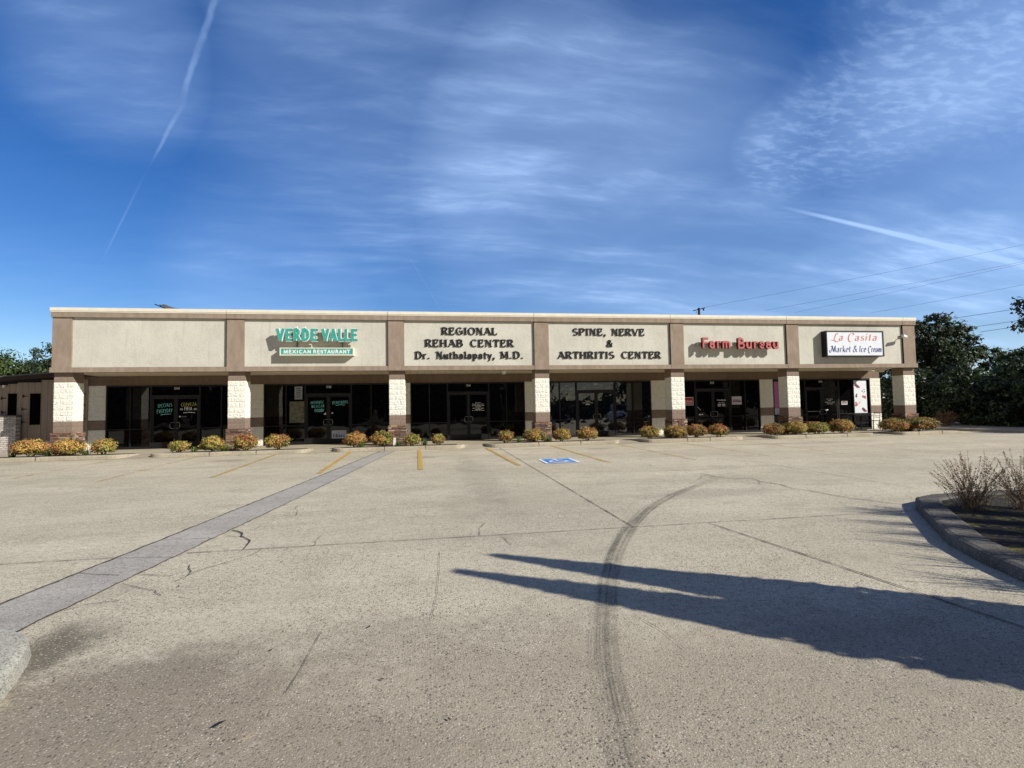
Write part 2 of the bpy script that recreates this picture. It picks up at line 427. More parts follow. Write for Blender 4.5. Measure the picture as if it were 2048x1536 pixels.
M_mortar = plain('mortar', (0.55, 0.52, 0.45), 0.9, 0.1, 20, 0.3)
M_stone = tinted('ledge_stone', 0.85, 0.35, 30, 0.7)
M_soffit = mat('soffit_panel', lambda t: pbsdf(t, t.mix(t.ramp(t.math('FRACT', t.math('MULTIPLY', t.n('ShaderNodeSeparateXYZ', i_0=obj_co(t)).outputs[0], 3.3)), 0.0, 0.09, 1, 0), (0.72, 0.64, 0.48), (0.34, 0.29, 0.20)), 0.6))
M_coping = plain('cream_metal', (0.74, 0.70, 0.58), 0.5, 0.05, 3, 0)
M_dark_joint = plain('dark_sealant', (0.025, 0.022, 0.02), 0.8)
M_alu = plain('bronze_aluminium', (0.011, 0.0105, 0.0105), 0.45, 0.2, 8, 0, 0.35)
def glass_fn(t):
    co = obj_co(t)
    nm = bump(t, t.noise(co, 0.9, 2), 0.06, 0.05)
    return pbsdf(t, (0.0035, 0.0035, 0.004), 0.015, nm, 0.5, 0, 1.47)
M_glass = mat('tinted_glass', glass_fn)
M_glass_film = mat('mirror_film_glass', lambda t: pbsdf(t, (0.006, 0.007, 0.012), 0.015, bump(t, t.noise(obj_co(t), 1.6, 2), 0.10, 0.05), 0.5, 0, 2.1))
M_chrome = plain('brushed_steel', (0.45, 0.44, 0.42), 0.3, 0.1, 30, 0, 0.5, 1.0)
M_black = plain('black_paint', (0.012, 0.012, 0.012), 0.5)
M_black_letter = plain('black_letter', (0.013, 0.013, 0.016), 0.45, 0.2, 4, 0, 0.3)
M_white = plain('white_paint', (0.80, 0.80, 0.78), 0.5, 0.04)
M_cream = plain('cream_paint', (0.80, 0.75, 0.60), 0.5, 0.05)
M_teal = plain('teal_acrylic', (0.045, 0.36, 0.30), 0.45, 0.08, 3)
M_red = plain('salmon_acrylic', (0.47, 0.115, 0.115), 0.45, 0.12, 3)
M_red_side = plain('dark_red_metal', (0.10, 0.012, 0.014), 0.5)
M_lcface = plain('sign_face_white', (0.72, 0.76, 0.82), 0.4, 0.03, 2)
M_salmon = plain('salmon_vinyl', (0.56, 0.19, 0.13), 0.5, 0.2, 5)
M_navy = plain('navy_vinyl', (0.020, 0.035, 0.20), 0.5, 0.2, 5)
M_sticker = plain('white_vinyl', (0.78, 0.78, 0.76), 0.6, 0.03)
M_sign_red = plain('red_print', (0.42, 0.035, 0.04), 0.5, 0.08)
M_chalk_teal = plain('teal_window_paint', (0.30, 0.85, 0.85), 0.7, 0.2, 30)
M_chalk_yel = plain('yellow_window_paint', (0.90, 0.80, 0.22), 0.7, 0.25, 30)
M_chalk_wht = plain('white_window_paint', (0.85, 0.9, 0.98), 0.7, 0.25, 30)
M_poster = plain('poster_white', (0.76, 0.80, 0.85), 0.5, 0.03, 2)
M_plum = plain('plum_print', (0.16, 0.045, 0.09), 0.5, 0.5, 30)
M_berry = plain('berry_print', (0.50, 0.10, 0.10), 0.5, 0.5, 30)
M_pink = plain('orchid_print', (0.50, 0.16, 0.42), 0.5, 0.12, 5)
M_galv = plain('galvanised_metal', (0.12, 0.13, 0.135), 0.5, 0.15, 6, 0, 0.4, 0.3)
M_leaf = tinted('leaf', 0.55, 0, 20, 0, 0.25, 0.35)
M_bark = plain('bark', (0.09, 0.07, 0.05), 0.9, 0.35, 10, 0.7)
M_twig = plain('twig', (0.20, 0.13, 0.085), 0.8, 0.3, 20, 0.2)
M_soil = plain('mulch', (0.055, 0.04, 0.028), 0.95, 0.5, 14, 0.9)
M_wood_pole = plain('pole_wood', (0.045, 0.035, 0.03), 0.9, 0.3, 8, 0.4)
M_wire = plain('wire', (0.05, 0.05, 0.055), 0.6)
M_truck = plain('white_car_paint', (0.62, 0.63, 0.65), 0.25, 0.03, 2, 0, 0.5)
M_rubber = plain('rubber', (0.015, 0.015, 0.015), 0.85)

# ------------------------------------------------------------------ ground
def heightfield(name, x0, x1, y0, y1, dx, dy, zf, m, kind='structure', mats=None):
    mb = MB(); xs = np.arange(x0, x1 + dx / 2, dx); ys = np.arange(y0, y1 + dy / 2, dy)
    n = len(xs)
    for yy in ys:
        for xx in xs: mb.v.append((xx, yy, zf(xx, yy)))
    for j in range(len(ys) - 1):
        for i in range(n - 1):
            a = j * n + i; mb.f.append((a, a + 1, a + n + 1, a + n)); mb.m.append(0); mb.c.append(None)
    return tag(mb.build(name, m), kind=kind)

def gz(x, y):
    return lot_z(min(max(y, -90), 14)) - 0.03
M_ground = mat('rough_ground', lambda t: pbsdf(t, t.mix(t.ramp(t.noise(obj_co(t), 0.5, 6), 0.35, 0.65), (0.05, 0.055, 0.025), (0.13, 0.11, 0.07)), 0.95, bump(t, t.noise(obj_co(t), 6, 5), 0.7, 0.05)))
mbg = MB()
ysg = [-2500, -400, -90, -45, 0, 14, 60, 400, 2500]; xsg = [-2500, -400, -90, 0, 90, 400, 2500]
for yy in ysg:
    for xx in xsg: mbg.v.append((xx, yy, gz(xx, yy)))
for j in range(len(ysg) - 1):
    for i in range(len(xsg) - 1):
        a = j * len(xsg) + i; mbg.f.append((a, a + 1, a + len(xsg) + 1, a + len(xsg))); mbg.m.append(0); mbg.c.append(None)
tag(mbg.build('ground', M_ground), kind='structure')
lot = heightfield('parking_lot', -45, 34, -44, 8, 79, 4, lambda x, y: lot_z(y), M_lot)
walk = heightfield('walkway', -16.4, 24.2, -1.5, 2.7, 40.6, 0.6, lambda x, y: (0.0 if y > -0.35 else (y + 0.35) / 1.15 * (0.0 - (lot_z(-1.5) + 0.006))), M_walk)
# road behind the camera
mb = MB(); mb.face([(-90, -46, lot_z(-46) + .01), (120, -46, lot_z(-46) + .01), (120, -56, lot_z(-56) + .01), (-90, -56, lot_z(-56) + .01)][::-1])
tag(mb.build('road', plain('asphalt', (0.05, 0.05, 0.05), 0.9, 0.2, 3, 0.4)), kind='structure')

def lot_poly(name, pts, m, dz=0.004, kind='structure'):
    mb = MB(); mb.face([(x, y, lot_z(y) + dz) for x, y in pts]); return tag(mb.build(name, m), kind=kind)
lot_poly('gutter_strip', [(-3.06, -16.44), (-2.33, -10.82), (-1.75, -6.1), (-1.22, -1.52), (-1.80, -1.52), (-2.58, -7.98), (-3.65, -15.89), (-3.98, -18.3), (-3.35, -18.6)], M_gutter, 0.004)

def ribbon_ground(mb, pts, w, dz, jitter=0.0, uv=None, seedoff=0):
    """flat strip on the lot along x,y points"""
    P = [Vector((p[0], p[1])) for p in pts]
    if jitter:
        Q = [P[0]]
        for a, b in zip(P[:-1], P[1:]):
            k = max(1, int((b - a).length / 0.09))
            for j in range(1, k + 1):
                q = a.lerp(b, j / k)
                if j < k: q = q + Vector((rng.uniform(-1, 1), rng.uniform(-1, 1))) * jitter
                Q.append(q)
        P = Q
    n = len(P); L = []; acc = 0
    for k in range(n):
        d = (P[min(k + 1, n - 1)] - P[max(k - 1, 0)]).normalized(); o = Vector((-d.y, d.x))
        ww = (w[k] if hasattr(w, '__len__') else w) * (rng.uniform(0.45, 1.25) if jitter else 1) / 2
        if k: acc += (P[k] - P[k - 1]).length
        L.append((P[k] + o * ww, P[k] - o * ww, acc))
    i = len(mb.v)
    for a, b, s_ in L: mb.v += [(a.x, a.y, lot_z(a.y) + dz), (b.x, b.y, lot_z(b.y) + dz)]
    for k in range(n - 1):
        q = i + 2 * k; mb.f.append((q, q + 1, q + 3, q + 2)); mb.m.append(0); mb.c.append(None)
        if uv is not None:
            uv += [(0, L[k][2]), (1, L[k][2]), (1, L[k + 1][2]), (0, L[k + 1][2])]

M_joint = plain('joint_dirt', (0.085, 0.075, 0.06), 0.95, 0.4, 8)
M_crack = plain('crack_dirt', (0.06, 0.052, 0.042), 0.95, 0.4, 8)
def XY(*pp): return [tuple(on_lot(x, y))[:2] for x, y in pp]
joints = [([(2.65, -1.6), (2.66, -14.52)], .016), ([(-2.75, -14.53), (7.3, -14.5)], .013), ([(3.73, -14.53), (4.17, -17.95), (4.5, -20.5)], .018),
          ([(-14, -14.55), (-3.5, -14.55)], .013), ([(14.75, -1.7), (14.7, -14)], .020), ([(8.6, -7.9), (8.7, -13.0)], .014),
          ([(0.2, -9.6), (7.5, -9.45)], .010), ([(-1.75, -1.6), (-2.58, -7.98), (-3.65, -15.89), (-3.98, -18.3)], .030), ([(-1.22, -1.6), (-2.33, -10.82), (-3.06, -16.44), (-3.35, -18.6)], .018),
          ([(-9.2, -1.6), (-9.1, -14.5)], .008)]
for pts, w in joints:
    mb = MB(); ribbon_ground(mb, pts, w * 1.0, 0.009, 0.010 if w in (.030, .018) and pts[0][0] < 0 else 0.002); tag(mb.build('pavement_joint', M_joint), kind='structure')
def c1(x0, y0, s, pts): return XY(*[(x0 + x / s, y0 + y / s) for x, y in pts])
cracks = [c1(300, 860, 6.4, [(1055, 1290), (1130, 1305), (1180, 1325), (1165, 1365), (1225, 1390), (1280, 1420), (1250, 1470), (1200, 1530)]),
    c1(300, 860, 6.4, [(970, 1365), (1110, 1372), (1165, 1365)]), c1(300, 860, 6.4, [(1910, 970), (1860, 1020), (1890, 1050), (1880, 1100), (1800, 1110), (1700, 1100)]),
    c1(300, 860, 6.4, [(1340, 1285), (1435, 1230)]), c1(300, 860, 6.4, [(740, 1385), (800, 1400), (870, 1405)]),
    c1(0, 880, 2, [(485, 578), (560, 595), (620, 605), (645, 625)]), c1(0, 880, 2, [(760, 500), (755, 515), (765, 530), (745, 550)]), c1(0, 880, 2, [(550, 540), (690, 545)]),
    c1(0, 880, 2, [(260, 685), (350, 660), (480, 645)]), c1(0, 880, 2, [(700, 570), (780, 530), (880, 500), (1000, 465), (1045, 440)]), c1(0, 880, 2, [(1255, 425), (1270, 400), (1285, 385)]),
    c1(0, 880, 2, [(1920, 385), (1915, 360), (1940, 335)]), c1(0, 880, 2, [(2005, 390), (2030, 410), (2048, 420)]), c1(0, 880, 2, [(320, 535), (480, 545)]), c1(0, 880, 2, [(470, 475), (690, 470)]),
    c1(0, 880, 2, [(640, 403), (850, 395)]), c1(0, 880, 2, [(1280, 148), (1400, 140)]),
    c1(1240, 840, 6.4, [(1020, 690), (1150, 710), (1230, 735), (1350, 748), (1490, 755), (1680, 752), (1750, 770), (1790, 790), (1900, 805), (2048, 830)]) + c1(1500, 800, 6.4, [(540, 1135), (700, 1155), (1000, 1210), (1250, 1255), (1600, 1300), (2048, 1360)]),
    c1(1240, 840, 6.4, [(1070, 710), (1200, 755), (1350, 770), (1550, 800), (1740, 825), (1900, 840), (2048, 868)]), c1(1240, 840, 6.4, [(1045, 715), (1030, 745), (1000, 770)]),
    c1(1240, 840, 6.4, [(0, 500), (180, 540), (390, 575), (400, 590)]), c1(1240, 840, 6.4, [(690, 635), (760, 658)]), c1(1240, 840, 6.4, [(1780, 790), (1785, 830)]),
    c1(1024, 880, 2, [(745, 660), (790, 705)]), c1(1024, 880, 2, [(490, 705), (600, 765), (690, 840)]), c1(0, 880, 2, [(1140, 1020), (1200, 930), (1285, 770)]), c1(0, 880, 2, [(1725, 720), (1750, 615), (1760, 450)])]
for k, pts in enumerate(cracks):
    mb = MB(); ribbon_ground(mb, pts, 0.020 if k in (0, 17) else (.004 if k > 22 else .008), 0.011, 0.016 if k <= 22 else .004); tag(mb.build('pavement_crack', M_crack), kind='structure')

# tyre mark
def skid_fn(t):
    uvn = t.n('ShaderNodeUVMap').outputs[0]; sp = t.n('ShaderNodeSeparateXYZ', i_0=uvn)
    mp = t.n('ShaderNodeMapping'); t.put(mp.inputs[0], uvn); mp.inputs['Scale'].default_value = (9, 0.35, 1)
    streaks = t.ramp(t.noise(mp.outputs[0], 1.0, 4, 0.6), 0.34, 0.62)
    edge = t.math('MULTIPLY', t.ramp(sp.outputs[0], 0.0, 0.25), t.ramp(sp.outputs[0], 0.75, 1.0, 1, 0))
    ends = t.math('MULTIPLY', t.ramp(sp.outputs[1], 0.0, 4.2, .12, 1), t.ramp(sp.outputs[1], 7.2, 9.2, 1, 0.85))
    sp2 = t.ramp(t.noise(obj_co(t), 45, 3), 0.30, 0.62, 0.35, 1)
    a = t.math('MULTIPLY', t.math('MULTIPLY', t.math('MULTIPLY', streaks, edge), ends), t.math('MULTIPLY', t.math('MULTIPLY', sp2, t.ramp(t.noise(obj_co(t), 3.5, 4, .6), .3, .65, .45, 1)), 0.66))
    tr = t.n('ShaderNodeBsdfTransparent').outputs[0]
    return t.n('ShaderNodeMixShader', i_0=a, i_1=tr, i_2=pbsdf(t, (0.035, 0.033, 0.032), 0.8)).outputs[0]
M_skid = mat('tyre_rubber_mark', skid_fn)
sk = XY((1455, 948), (1400, 970), (1350, 990), (1305, 1014), (1265, 1052), (1235, 1100), (1220, 1150), (1212, 1215), (1210, 1280), (1216, 1350), (1235, 1440), (1262, 1536), (1300, 1660))
sm_ = []
for a, b, c_, d_ in zip([sk[0]] + sk[:-2], sk[:-1], sk[1:], sk[2:] + [sk[-1]]):
    for j in range(6):
        t_ = j / 6; A, B, Cc, D = (np.array(q) for q in (a, b, c_, d_))
        sm_.append(tuple(0.5 * ((2 * B) + (-A + Cc) * t_ + (2 * A - 5 * B + 4 * Cc - D) * t_ ** 2 + (-A + 3 * B - 3 * Cc + D) * t_ ** 3)))
mb = MB(); uv = []; ribbon_ground(mb, sm_, 0.24, 0.014, uv=uv); mb.uv = uv
tag(mb.build('tyre_mark', M_skid), 'dark curved tyre mark sweeping across the concrete toward the camera', 'tyre mark')

# parking stripes
def stripe_fn(wear):
    def fn(t):
        co = obj_co(t)
        mp = t.n('ShaderNodeMapping'); t.put(mp.inputs[0], co); mp.inputs['Scale'].default_value = (1.4, 0.5, 1)
        n = t.math('ADD', t.math('MULTIPLY', t.noise(mp.outputs[0], 3.0, 6, 0.7), 0.6), t.math('MULTIPLY', t.noise(co, 30, 4), 0.4))
        a = t.ramp(n, wear - 0.10, wear + 0.16)
        c = t.mix(t.noise(co, 4, 4), (0.50, 0.32, 0.075), (0.62, 0.42, 0.12))
        tr = t.n('ShaderNodeBsdfTransparent').outputs[0]
        return t.n('ShaderNodeMixShader', i_0=t.math('MULTIPLY', a, 0.84), i_1=tr, i_2=pbsdf(t, c, 0.85)).outputs[0]
    return fn
stripes = [(-10.39, -10.2, -1.5, -6.3, 0.52, 'worn yellow parking line ending at the leftmost planter kerb'),
    (-7.93, -7.6, -1.5, -7.7, 0.53, 'faded yellow parking line left of the second column'),
    (-5.33, -5.15, -1.5, -7.6, 0.47, 'yellow parking line running from the kerb below the restaurant sign'),
    (-2.79, -2.7, -1.5, -7.5, 0.36, 'bright yellow parking line just left of the grey gutter strip'),
    (-0.33, -0.2, -1.5, -7.5, 0.30, 'brightest yellow parking line, just right of the grey gutter strip'),
    (2.15, 2.4, -1.5, -7.4, 0.38, 'yellow parking line left of the blue accessible parking symbol'),
    (4.72, 4.9, -1.5, -7.5, 0.44, 'yellow parking line right of the blue accessible parking symbol'),
    (7.32, 7.34, -1.5, -7.6, 0.49, 'faded yellow parking line second to the right of the blue symbol'),
    (9.86, 9.8, -1.5, -7.4, 0.52, 'thin faded yellow parking line before the insurance office door'),
    (12.6, 12.2, -1.5, -7.6, 0.53, 'almost worn away yellow parking line right of the insurance office door'),
    (15.2, 14.9, -1.5, -7.6, 0.56, 'barely visible yellow parking line before the ice cream shop')]
for k, (xa, xb, ya, yb, wear, lab) in enumerate(stripes):
    mb = MB(); ribbon_ground(mb, [(xa, ya), ((xa + xb) / 2, (ya + yb) / 2), (xb, yb)], 0.11 if k > 6 else 0.13, 0.013)
    tag(mb.build('parking_line', mat('yellow_road_paint_%d' % k, stripe_fn(wear))), lab, 'parking line', 'yellow parking lines')

# accessible parking symbol, head towards the shops
M_blue = plain('blue_road_paint', (0.02, 0.22, 0.62), 0.7, 0.15, 6)
M_wpaint = plain('white_road_paint', (0.78, 0.80, 0.80), 0.7, 0.05, 6)
sym = thing('accessible_symbol', 'blue and white wheelchair symbol painted on the concrete', 'parking symbol', (3.66, -6.65, lot_z(-6.65)))
sx0, sx1, sy0, sy1 = 3.17, 4.16, -7.2, -6.08
def flat(mb, pts, dz): mb.face([(x, y, lot_z(y) + dz) for x, y in pts])
mb = MB(); flat(mb, [(sx0, sy0), (sx1, sy0), (sx1, sy1), (sx0, sy1)], 0.014); mb.build('border', M_wpaint, sym)
mb = MB(); flat(mb, [(sx0 + .09, sy0 + .09), (sx1 - .09, sy0 + .09), (sx1 - .09, sy1 - .09), (sx0 + .09, sy1 - .09)], 0.018); mb.build('field', M_blue, sym)
mb = MB()
def sline(pts, w, dz=0.022): ribbon_ground(mb, [(sx0 + .5 + x, sy0 + .56 + y) for x, y in pts], w, dz)
sline([(-.05 + .24 * math.cos(RAD(a)), -.16 + .22 * math.sin(RAD(a))) for a in range(115, 380, 12)], 0.075)
sline([(-.07, .22), (-.05, -.06), (.14, -.06), (.24, -.30), (.32, -.27)], 0.085, 0.024)
sline([(-.06, .09), (.13, .09)], 0.06, 0.026)
flat(mb, [(sx0 + .43 + .075 * math.cos(RAD(a)), sy0 + .56 + .32 + .075 * math.sin(RAD(a))) for a in range(0, 360, 30)], 0.024)
mb.build('wheelchair_figure', M_wpaint, sym)

# kerbs and planting beds
def kerb_sweep(path, w=0.28, h=0.14, zf=None, inward=1, fade=(0, 0), m=M_kerb, ch=0.035, name='kerb'):
    """rounded kerb along x,y path; outer face on the right of travel"""
    P = [Vector(p) for p in path]; n = len(P); rings = []
    tot = sum((P[k + 1] - P[k]).length for k in range(n - 1)); acc = 0
    for k in range(n):
        if k: acc += (P[k] - P[k - 1]).length
        d = (P[min(k + 1, n - 1)] - P[max(k - 1, 0)]).normalized(); o = Vector((-d.y, d.x)) * inward
        hh = h
        if fade[0]: hh *= min(1, 0.12 + acc / fade[0])
        if fade[1]: hh *= min(1, 0.12 + (tot - acc) / fade[1])
        b = zf(P[k]); j = [rng.uniform(-.006, .006) for _ in range(4)]
        prof = [(0, -.05), (0.005, hh - ch + j[0]), (ch * .35, hh - ch * .3 + j[1]), (ch * 1.2, hh + j[2]), (w - .03, hh + j[3] * .4), (w, hh - .02), (w, -.05)]
        rings.append([(P[k].x + o.x * q, P[k].y + o.y * q, b + z) for q, z in prof])
    mb = MB(); mb.loft(rings, closed=False)
    mb.face(rings[0][::-1]); mb.face(rings[-1])
    return tag(mb.build(name, m), kind='structure')

KY = -1.47
def arcpts(cx, cy, r, a0, a1, n=6): return [(cx + r * math.cos(RAD(a0 + (a1 - a0) * k / n)), cy + r * math.sin(RAD(a0 + (a1 - a0) * k / n))) for k in range(n + 1)]
def seg(a, b, n): return [(a[0] + (b[0] - a[0]) * k / n, a[1] + (b[1] - a[1]) * k / n) for k in range(n)]
islands = [(-17.5, -10.55), (-9.35, -4.55), (-3.25, 1.15), (2.42, 7.35), (8.75, 12.75), (14.35, 18.95), (20.5, 23.3)]
for k, (xa, xb) in enumerate(islands):
    path = []
    if k == 0: path += [(xa, KY)]
    else: path += [(xa - .30, 0.05), (xa - .28, -.6)] + arcpts(xa + .18, KY + .42, .42, 196, 270, 5)
    path += seg((path[-1][0] + .3, KY), (xb - .5, KY), 10)
    if k == 6: path += [(xb - .3, KY), (xb, KY + .02), (xb + .9, KY + .10)]
    else: path += arcpts(xb - .18, KY + .42, .42, 270, 344, 5) + [(xb + .28, -.6), (xb + .30, 0.05)]
    kerb_sweep(path, zf=lambda p: lot_z(p.y) , fade=(0 if k == 0 else 1.1, 1.1))
    mb = MB()
    yb = -0.02
    mb.face([(xa + (.0 if k else 0), KY + .2, 0.012), (xb - .05, KY + .2, 0.012), (xb - .02, yb, 0.014), (xa + .02, yb, 0.014)])
    tag(mb.build('planting_bed', M_soil), kind='structure')
    for q in range(1, 3):
        xx = xa + (xb - xa) * q / 3 + rng.uniform(-.3, .3)
        mb = MB(); mb.box(xx - .008, xx + .008, KY - .003, KY + .285, lot_z(KY) + .0, lot_z(KY) + .146)
        tag(mb.build('kerb_joint', M_joint), kind='structure')
# kerb along the right edge of the lot in front of the hedge
kerb_sweep(seg((24.3, 1.7), (26.0, -2.2), 5) + seg((26.0, -2.2), (27.4, -8), 6), 0.2, 0.13, lambda p: lot_z(p.y), 1, name='kerb')
# right hand planter beside the camera
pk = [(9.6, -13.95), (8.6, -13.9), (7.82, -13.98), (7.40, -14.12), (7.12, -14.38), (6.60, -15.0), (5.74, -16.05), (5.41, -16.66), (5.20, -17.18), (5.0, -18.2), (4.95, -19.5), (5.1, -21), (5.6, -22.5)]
kerb_sweep(pk, 0.32, 0.125, lambda p: lot_z(p.y), 1, m=M_kerb_shaded, ch=0.05)
mb = MB()
inner = [(9.6, -14.2), (7.9, -14.22), (7.4, -14.5), (6.8, -15.15), (5.98, -16.2), (5.66, -16.8), (5.46, -17.3), (5.26, -18.2), (5.2, -19.5), (5.35, -21), (5.9, -22.5), (10, -22.5)]
mb.face([(x, y, lot_z(y) + .10) for x, y in inner]); tag(mb.build('planting_bed', mat('mossy_mulch', lambda t: pbsdf(t, t.mix(t.ramp(t.noise(obj_co(t), 3.2, 5, 0.65), 0.52, 0.66), (0.030, 0.024, 0.018), (0.11, 0.10, 0.025)), 0.95, bump(t, t.noise(obj_co(t), 24, 5), 1.0, 0.03)))), kind='structure')
# nose of the island at the lower left
top = [on_lot(x, y, .11) for x, y in ((-120, 1262), (-40, 1256), (15, 1255), (38, 1259), (50, 1268), (52, 1280), (42, 1300), (22, 1328), (0, 1354), (-40, 1396), (-100, 1470))]
cen = Vector((-3.9, -17.4, lot_z(-17.4)))
mb = MB(); rings = []
for ins, zz in ((-.02, -.16), (-.008, -.03), (0.012, -.008), (0.05, 0.0)):
    rings.append([(p.x + (cen.x - p.x) * ins * 1.6, p.y + (cen.y - p.y) * ins * 1.6, p.z + zz) for p in top])
mb.loft(rings, closed=False); mb.face(rings[-1])
tag(mb.build('kerb', M_kerb_pale), kind='structure')

# ------------------------------------------------------------------ shop building
BLD = thing('shop_building', 'long single storey strip mall with cream stucco fascia, taupe trim and white block columns', 'building', (4.7, 2.6, 0))
CX = [-13.1, -7.22, -1.22, 4.74, 10.82, 16.45, 22.57]
CB = 0.2032; HW = 0.305; CY0, CY1 = 0.10, 0.71
XL, XR = -13.47, 22.94

def facewall(mb, org, ud, nd, width, z0, courses, rough, groove, m=0, du=0.04, dvn=5, off0=0):
    """course-by-course block face with chiselled relief; org lower corner, ud along, nd outward"""
    org, ud, nd = Vector(org), Vector(ud), Vector(nd)
    nu = max(2, int(round(width / du)))
    rows = []; zs = []
    for c_ in range(courses):
        for j in range(dvn + (1 if c_ == courses - 1 else 0)): zs.append((c_, j))
    for (c_, j) in zs:
        z = z0 + (c_ + j / dvn) * CB; row = []
        off = 0.2032 if (c_ + off0) % 2 else 0.4064
        for i in range(nu + 1):
            u = width * i / nu
            ub = (u - off) % 0.4064; vj = min(ub, 0.4064 - ub)
            edge = (j == 0 or j == dvn)
            if edge or (vj < du * .5 and 0 < i < nu): d = -groove
            else: d = rng.random() ** 1.6 * rough
            if i in (0, nu): d = min(d, 0.25 * rough)
            row.append(tuple(org + ud * u + Vector((0, 0, z - org.z)) + nd * d))
        rows.append(row)
    mb.loft(rows, m=m, closed=False)

def ledge_stones(mb, x0, x1, y0, y1, z0, z1):
    z = z0
    pal = [(0.24, 0.13, 0.085), (0.34, 0.19, 0.12), (0.17, 0.115, 0.09), (0.40, 0.28, 0.20), (0.13, 0.095, 0.085), (0.30, 0.16, 0.10), (0.20, 0.15, 0.13), (0.46, 0.36, 0.27)]
    mb.box(x0 + .03, x1 - .03, y0 + .03, y1 - .03, z0, z1 - .01, c=(0.05, 0.04, 0.035))
    while z < z1 - .02:
        h = min(rng.uniform(.035, .075), z1 - z)
        for side in range(4):
            L = (x1 - x0) if side % 2 == 0 else (y1 - y0); u = 0
            while u < L - .01:
                w = min(rng.uniform(.10, .30), L - u)
                if L - u - w < .05: w = L - u
                o = rng.uniform(-.012, .022); d = 0.07; k = rng.uniform(.75, 1.25); c = tuple(min(1, v * k) for v in rng.choice(pal))
                g = .006
                if side == 0: mb.box(x0 + u + g, x0 + u + w - g, y0 - o, y0 + d, z + g, z + h - g, c=c)
                elif side == 2: mb.box(x0 + u + g, x0 + u + w - g, y1 - d, y1 + o, z + g, z + h - g, c=c)
                elif side == 1: mb.box(x1 - d, x1 + o, y0 + u + g, y0 + u + w - g, z + g, z + h - g, c=c)
                else: mb.box(x0 - o, x0 + d, y0 + u + g, y0 + u + w - g, z + g, z + h - g, c=c)
                u += w
        z += h

SOFZ = 3.035
for i, cx in enumerate(CX):
    x0, x1 = cx - HW, cx + HW
    sides = (((x0, CY0), (1, 0, 0), (0, -1, 0)), ((x1, CY0), (0, 1, 0), (1, 0, 0)), ((x1, CY1), (-1, 0, 0), (0, 1, 0)), ((x0, CY1), (0, -1, 0), (-1, 0, 0)))
    mb = MB()
    for q, (o, u, n) in enumerate(sides): facewall(mb, (o[0], o[1], 6 * CB), u, n, 2 * HW, 6 * CB, 7, 0.017, 0.004, off0=q)
    colm = mb.build('column', M_block, BLD)
    mb = MB()
    for q, (o, u, n) in enumerate(sides):
        facewall(mb, (o[0], o[1], 4 * CB), u, n, 2 * HW, 4 * CB, 2, 0.001, 0.005, du=.05, dvn=4, off0=q)
    mb.build('brown_band', M_brown, colm)
    mb = MB()
    for q, (o, u, n) in enumerate(sides):
        facewall(mb, (o[0], o[1], 13 * CB), u, n, 2 * HW, 13 * CB, 2, 0.001, 0.005, du=.05, dvn=4, off0=q)
    mb.build('column_cap', M_brown, colm)
    mb = MB(); ledge_stones(mb, x0 - .05, x1 + .05, CY0 - .05, CY1 + .05, -0.12, 4 * CB + .01)
    mb.build('stone_base', M_stone, colm)

# fascia: panels between pilasters, trims, coping
Z0, Z1, Z2, Z3, Z4 = 3.0, 3.18, 5.02, 5.205, 5.37
for i in range(6):
    x0, x1 = CX[i] + .30, CX[i + 1] - .33
    mb = MB(); mb.box(x0, x1, 0.045, 0.35, Z1 - .02, Z2 + .02)
    mb.build('fascia_panel', M_stucco, BLD)
for i, cx in enumerate(CX):
    mb = MB(); mb.box(cx - .325, cx + .295, -0.005, 0.36, Z1 - .01, Z2 + .01)
    mb.build('pilaster', M_taupe, BLD)
    if i: 
        mb = MB(); mb.box(cx - .345, cx - .327, -0.02, 0.2, Z0 + .005, Z4 - .01); mb.build('expansion_joint', M_dark_joint, BLD)
edges = [XL] + [c - .345 for c in CX[1:]] + [XR]
for i in range(7):
    x0, x1 = edges[i] + (.018 if i else 0), edges[i + 1]
    mb = MB(); mb.box(x0, x1, -0.052 - .0012 * (i % 2), 0.3, Z0, Z1); mb.build('lower_trim', M_taupe, BLD)
    mb = MB(); mb.box(x0, x1, -0.052 - .0012 * (i % 2), 0.3, Z2, Z3); mb.build('upper_trim', M_taupe, BLD)
    mb = MB(); mb.box(x0 - (.02 if i == 0 else 0), x1 + (.02 if i == 6 else 0), -0.075, 0.42, Z3 + .045, Z4); mb.box(x0, x1, -0.062, 0.40, Z3 + .001, Z3 + .044)
    mb.build('coping', M_coping, BLD)
# canopy body, side returns and roof
mb = MB(); mb.box(XL + .03, XR - .03, 0.36, 0.42, Z0 + .04, Z4 - .05); mb.box(XL + .03, XL + .09, 0.0, 2.6, Z0 + .04, Z4 - .05); mb.box(XR - .09, XR - .03, 0.0, 2.6, Z0 + .04, Z4 - .05)
mb.build('fascia_return', M_taupe, BLD)
mb = MB(); mb.box(XL + .1, XR - .1, -0.03, 2.64, SOFZ, SOFZ + .04); mb.build('soffit', M_soffit, BLD)
mb = MB(); mb.box(XL + .1, 23.4, 0.43, 20, 4.45, 4.6); mb.build('roof', plain('roof_membrane', (0.35, 0.35, 0.34), 0.9), BLD)
mb = MB(); mb.box(-13.4, -13.2, 2.9, 20, -.1, 5.0); mb.box(23.28, 23.48, 2.9, 20, -.1, 5.0); mb.box(-13.4, 23.48, 19.8, 20.0, -.1, 5.0); mb.build('side_wall', M_block, BLD)
WY = 2.642
mb = MB(); mb.box(-14.2, 23.47, WY + .012, WY + .35, 13 * CB, SOFZ - .002); mb.build('header', M_header, BLD)
piers = [(-13.75, -13.10), (-7.74, -6.99), (-1.50, -0.78), (4.46, 5.20), (10.71, 11.45), (16.51, 17.26), (22.87, 23.49)]
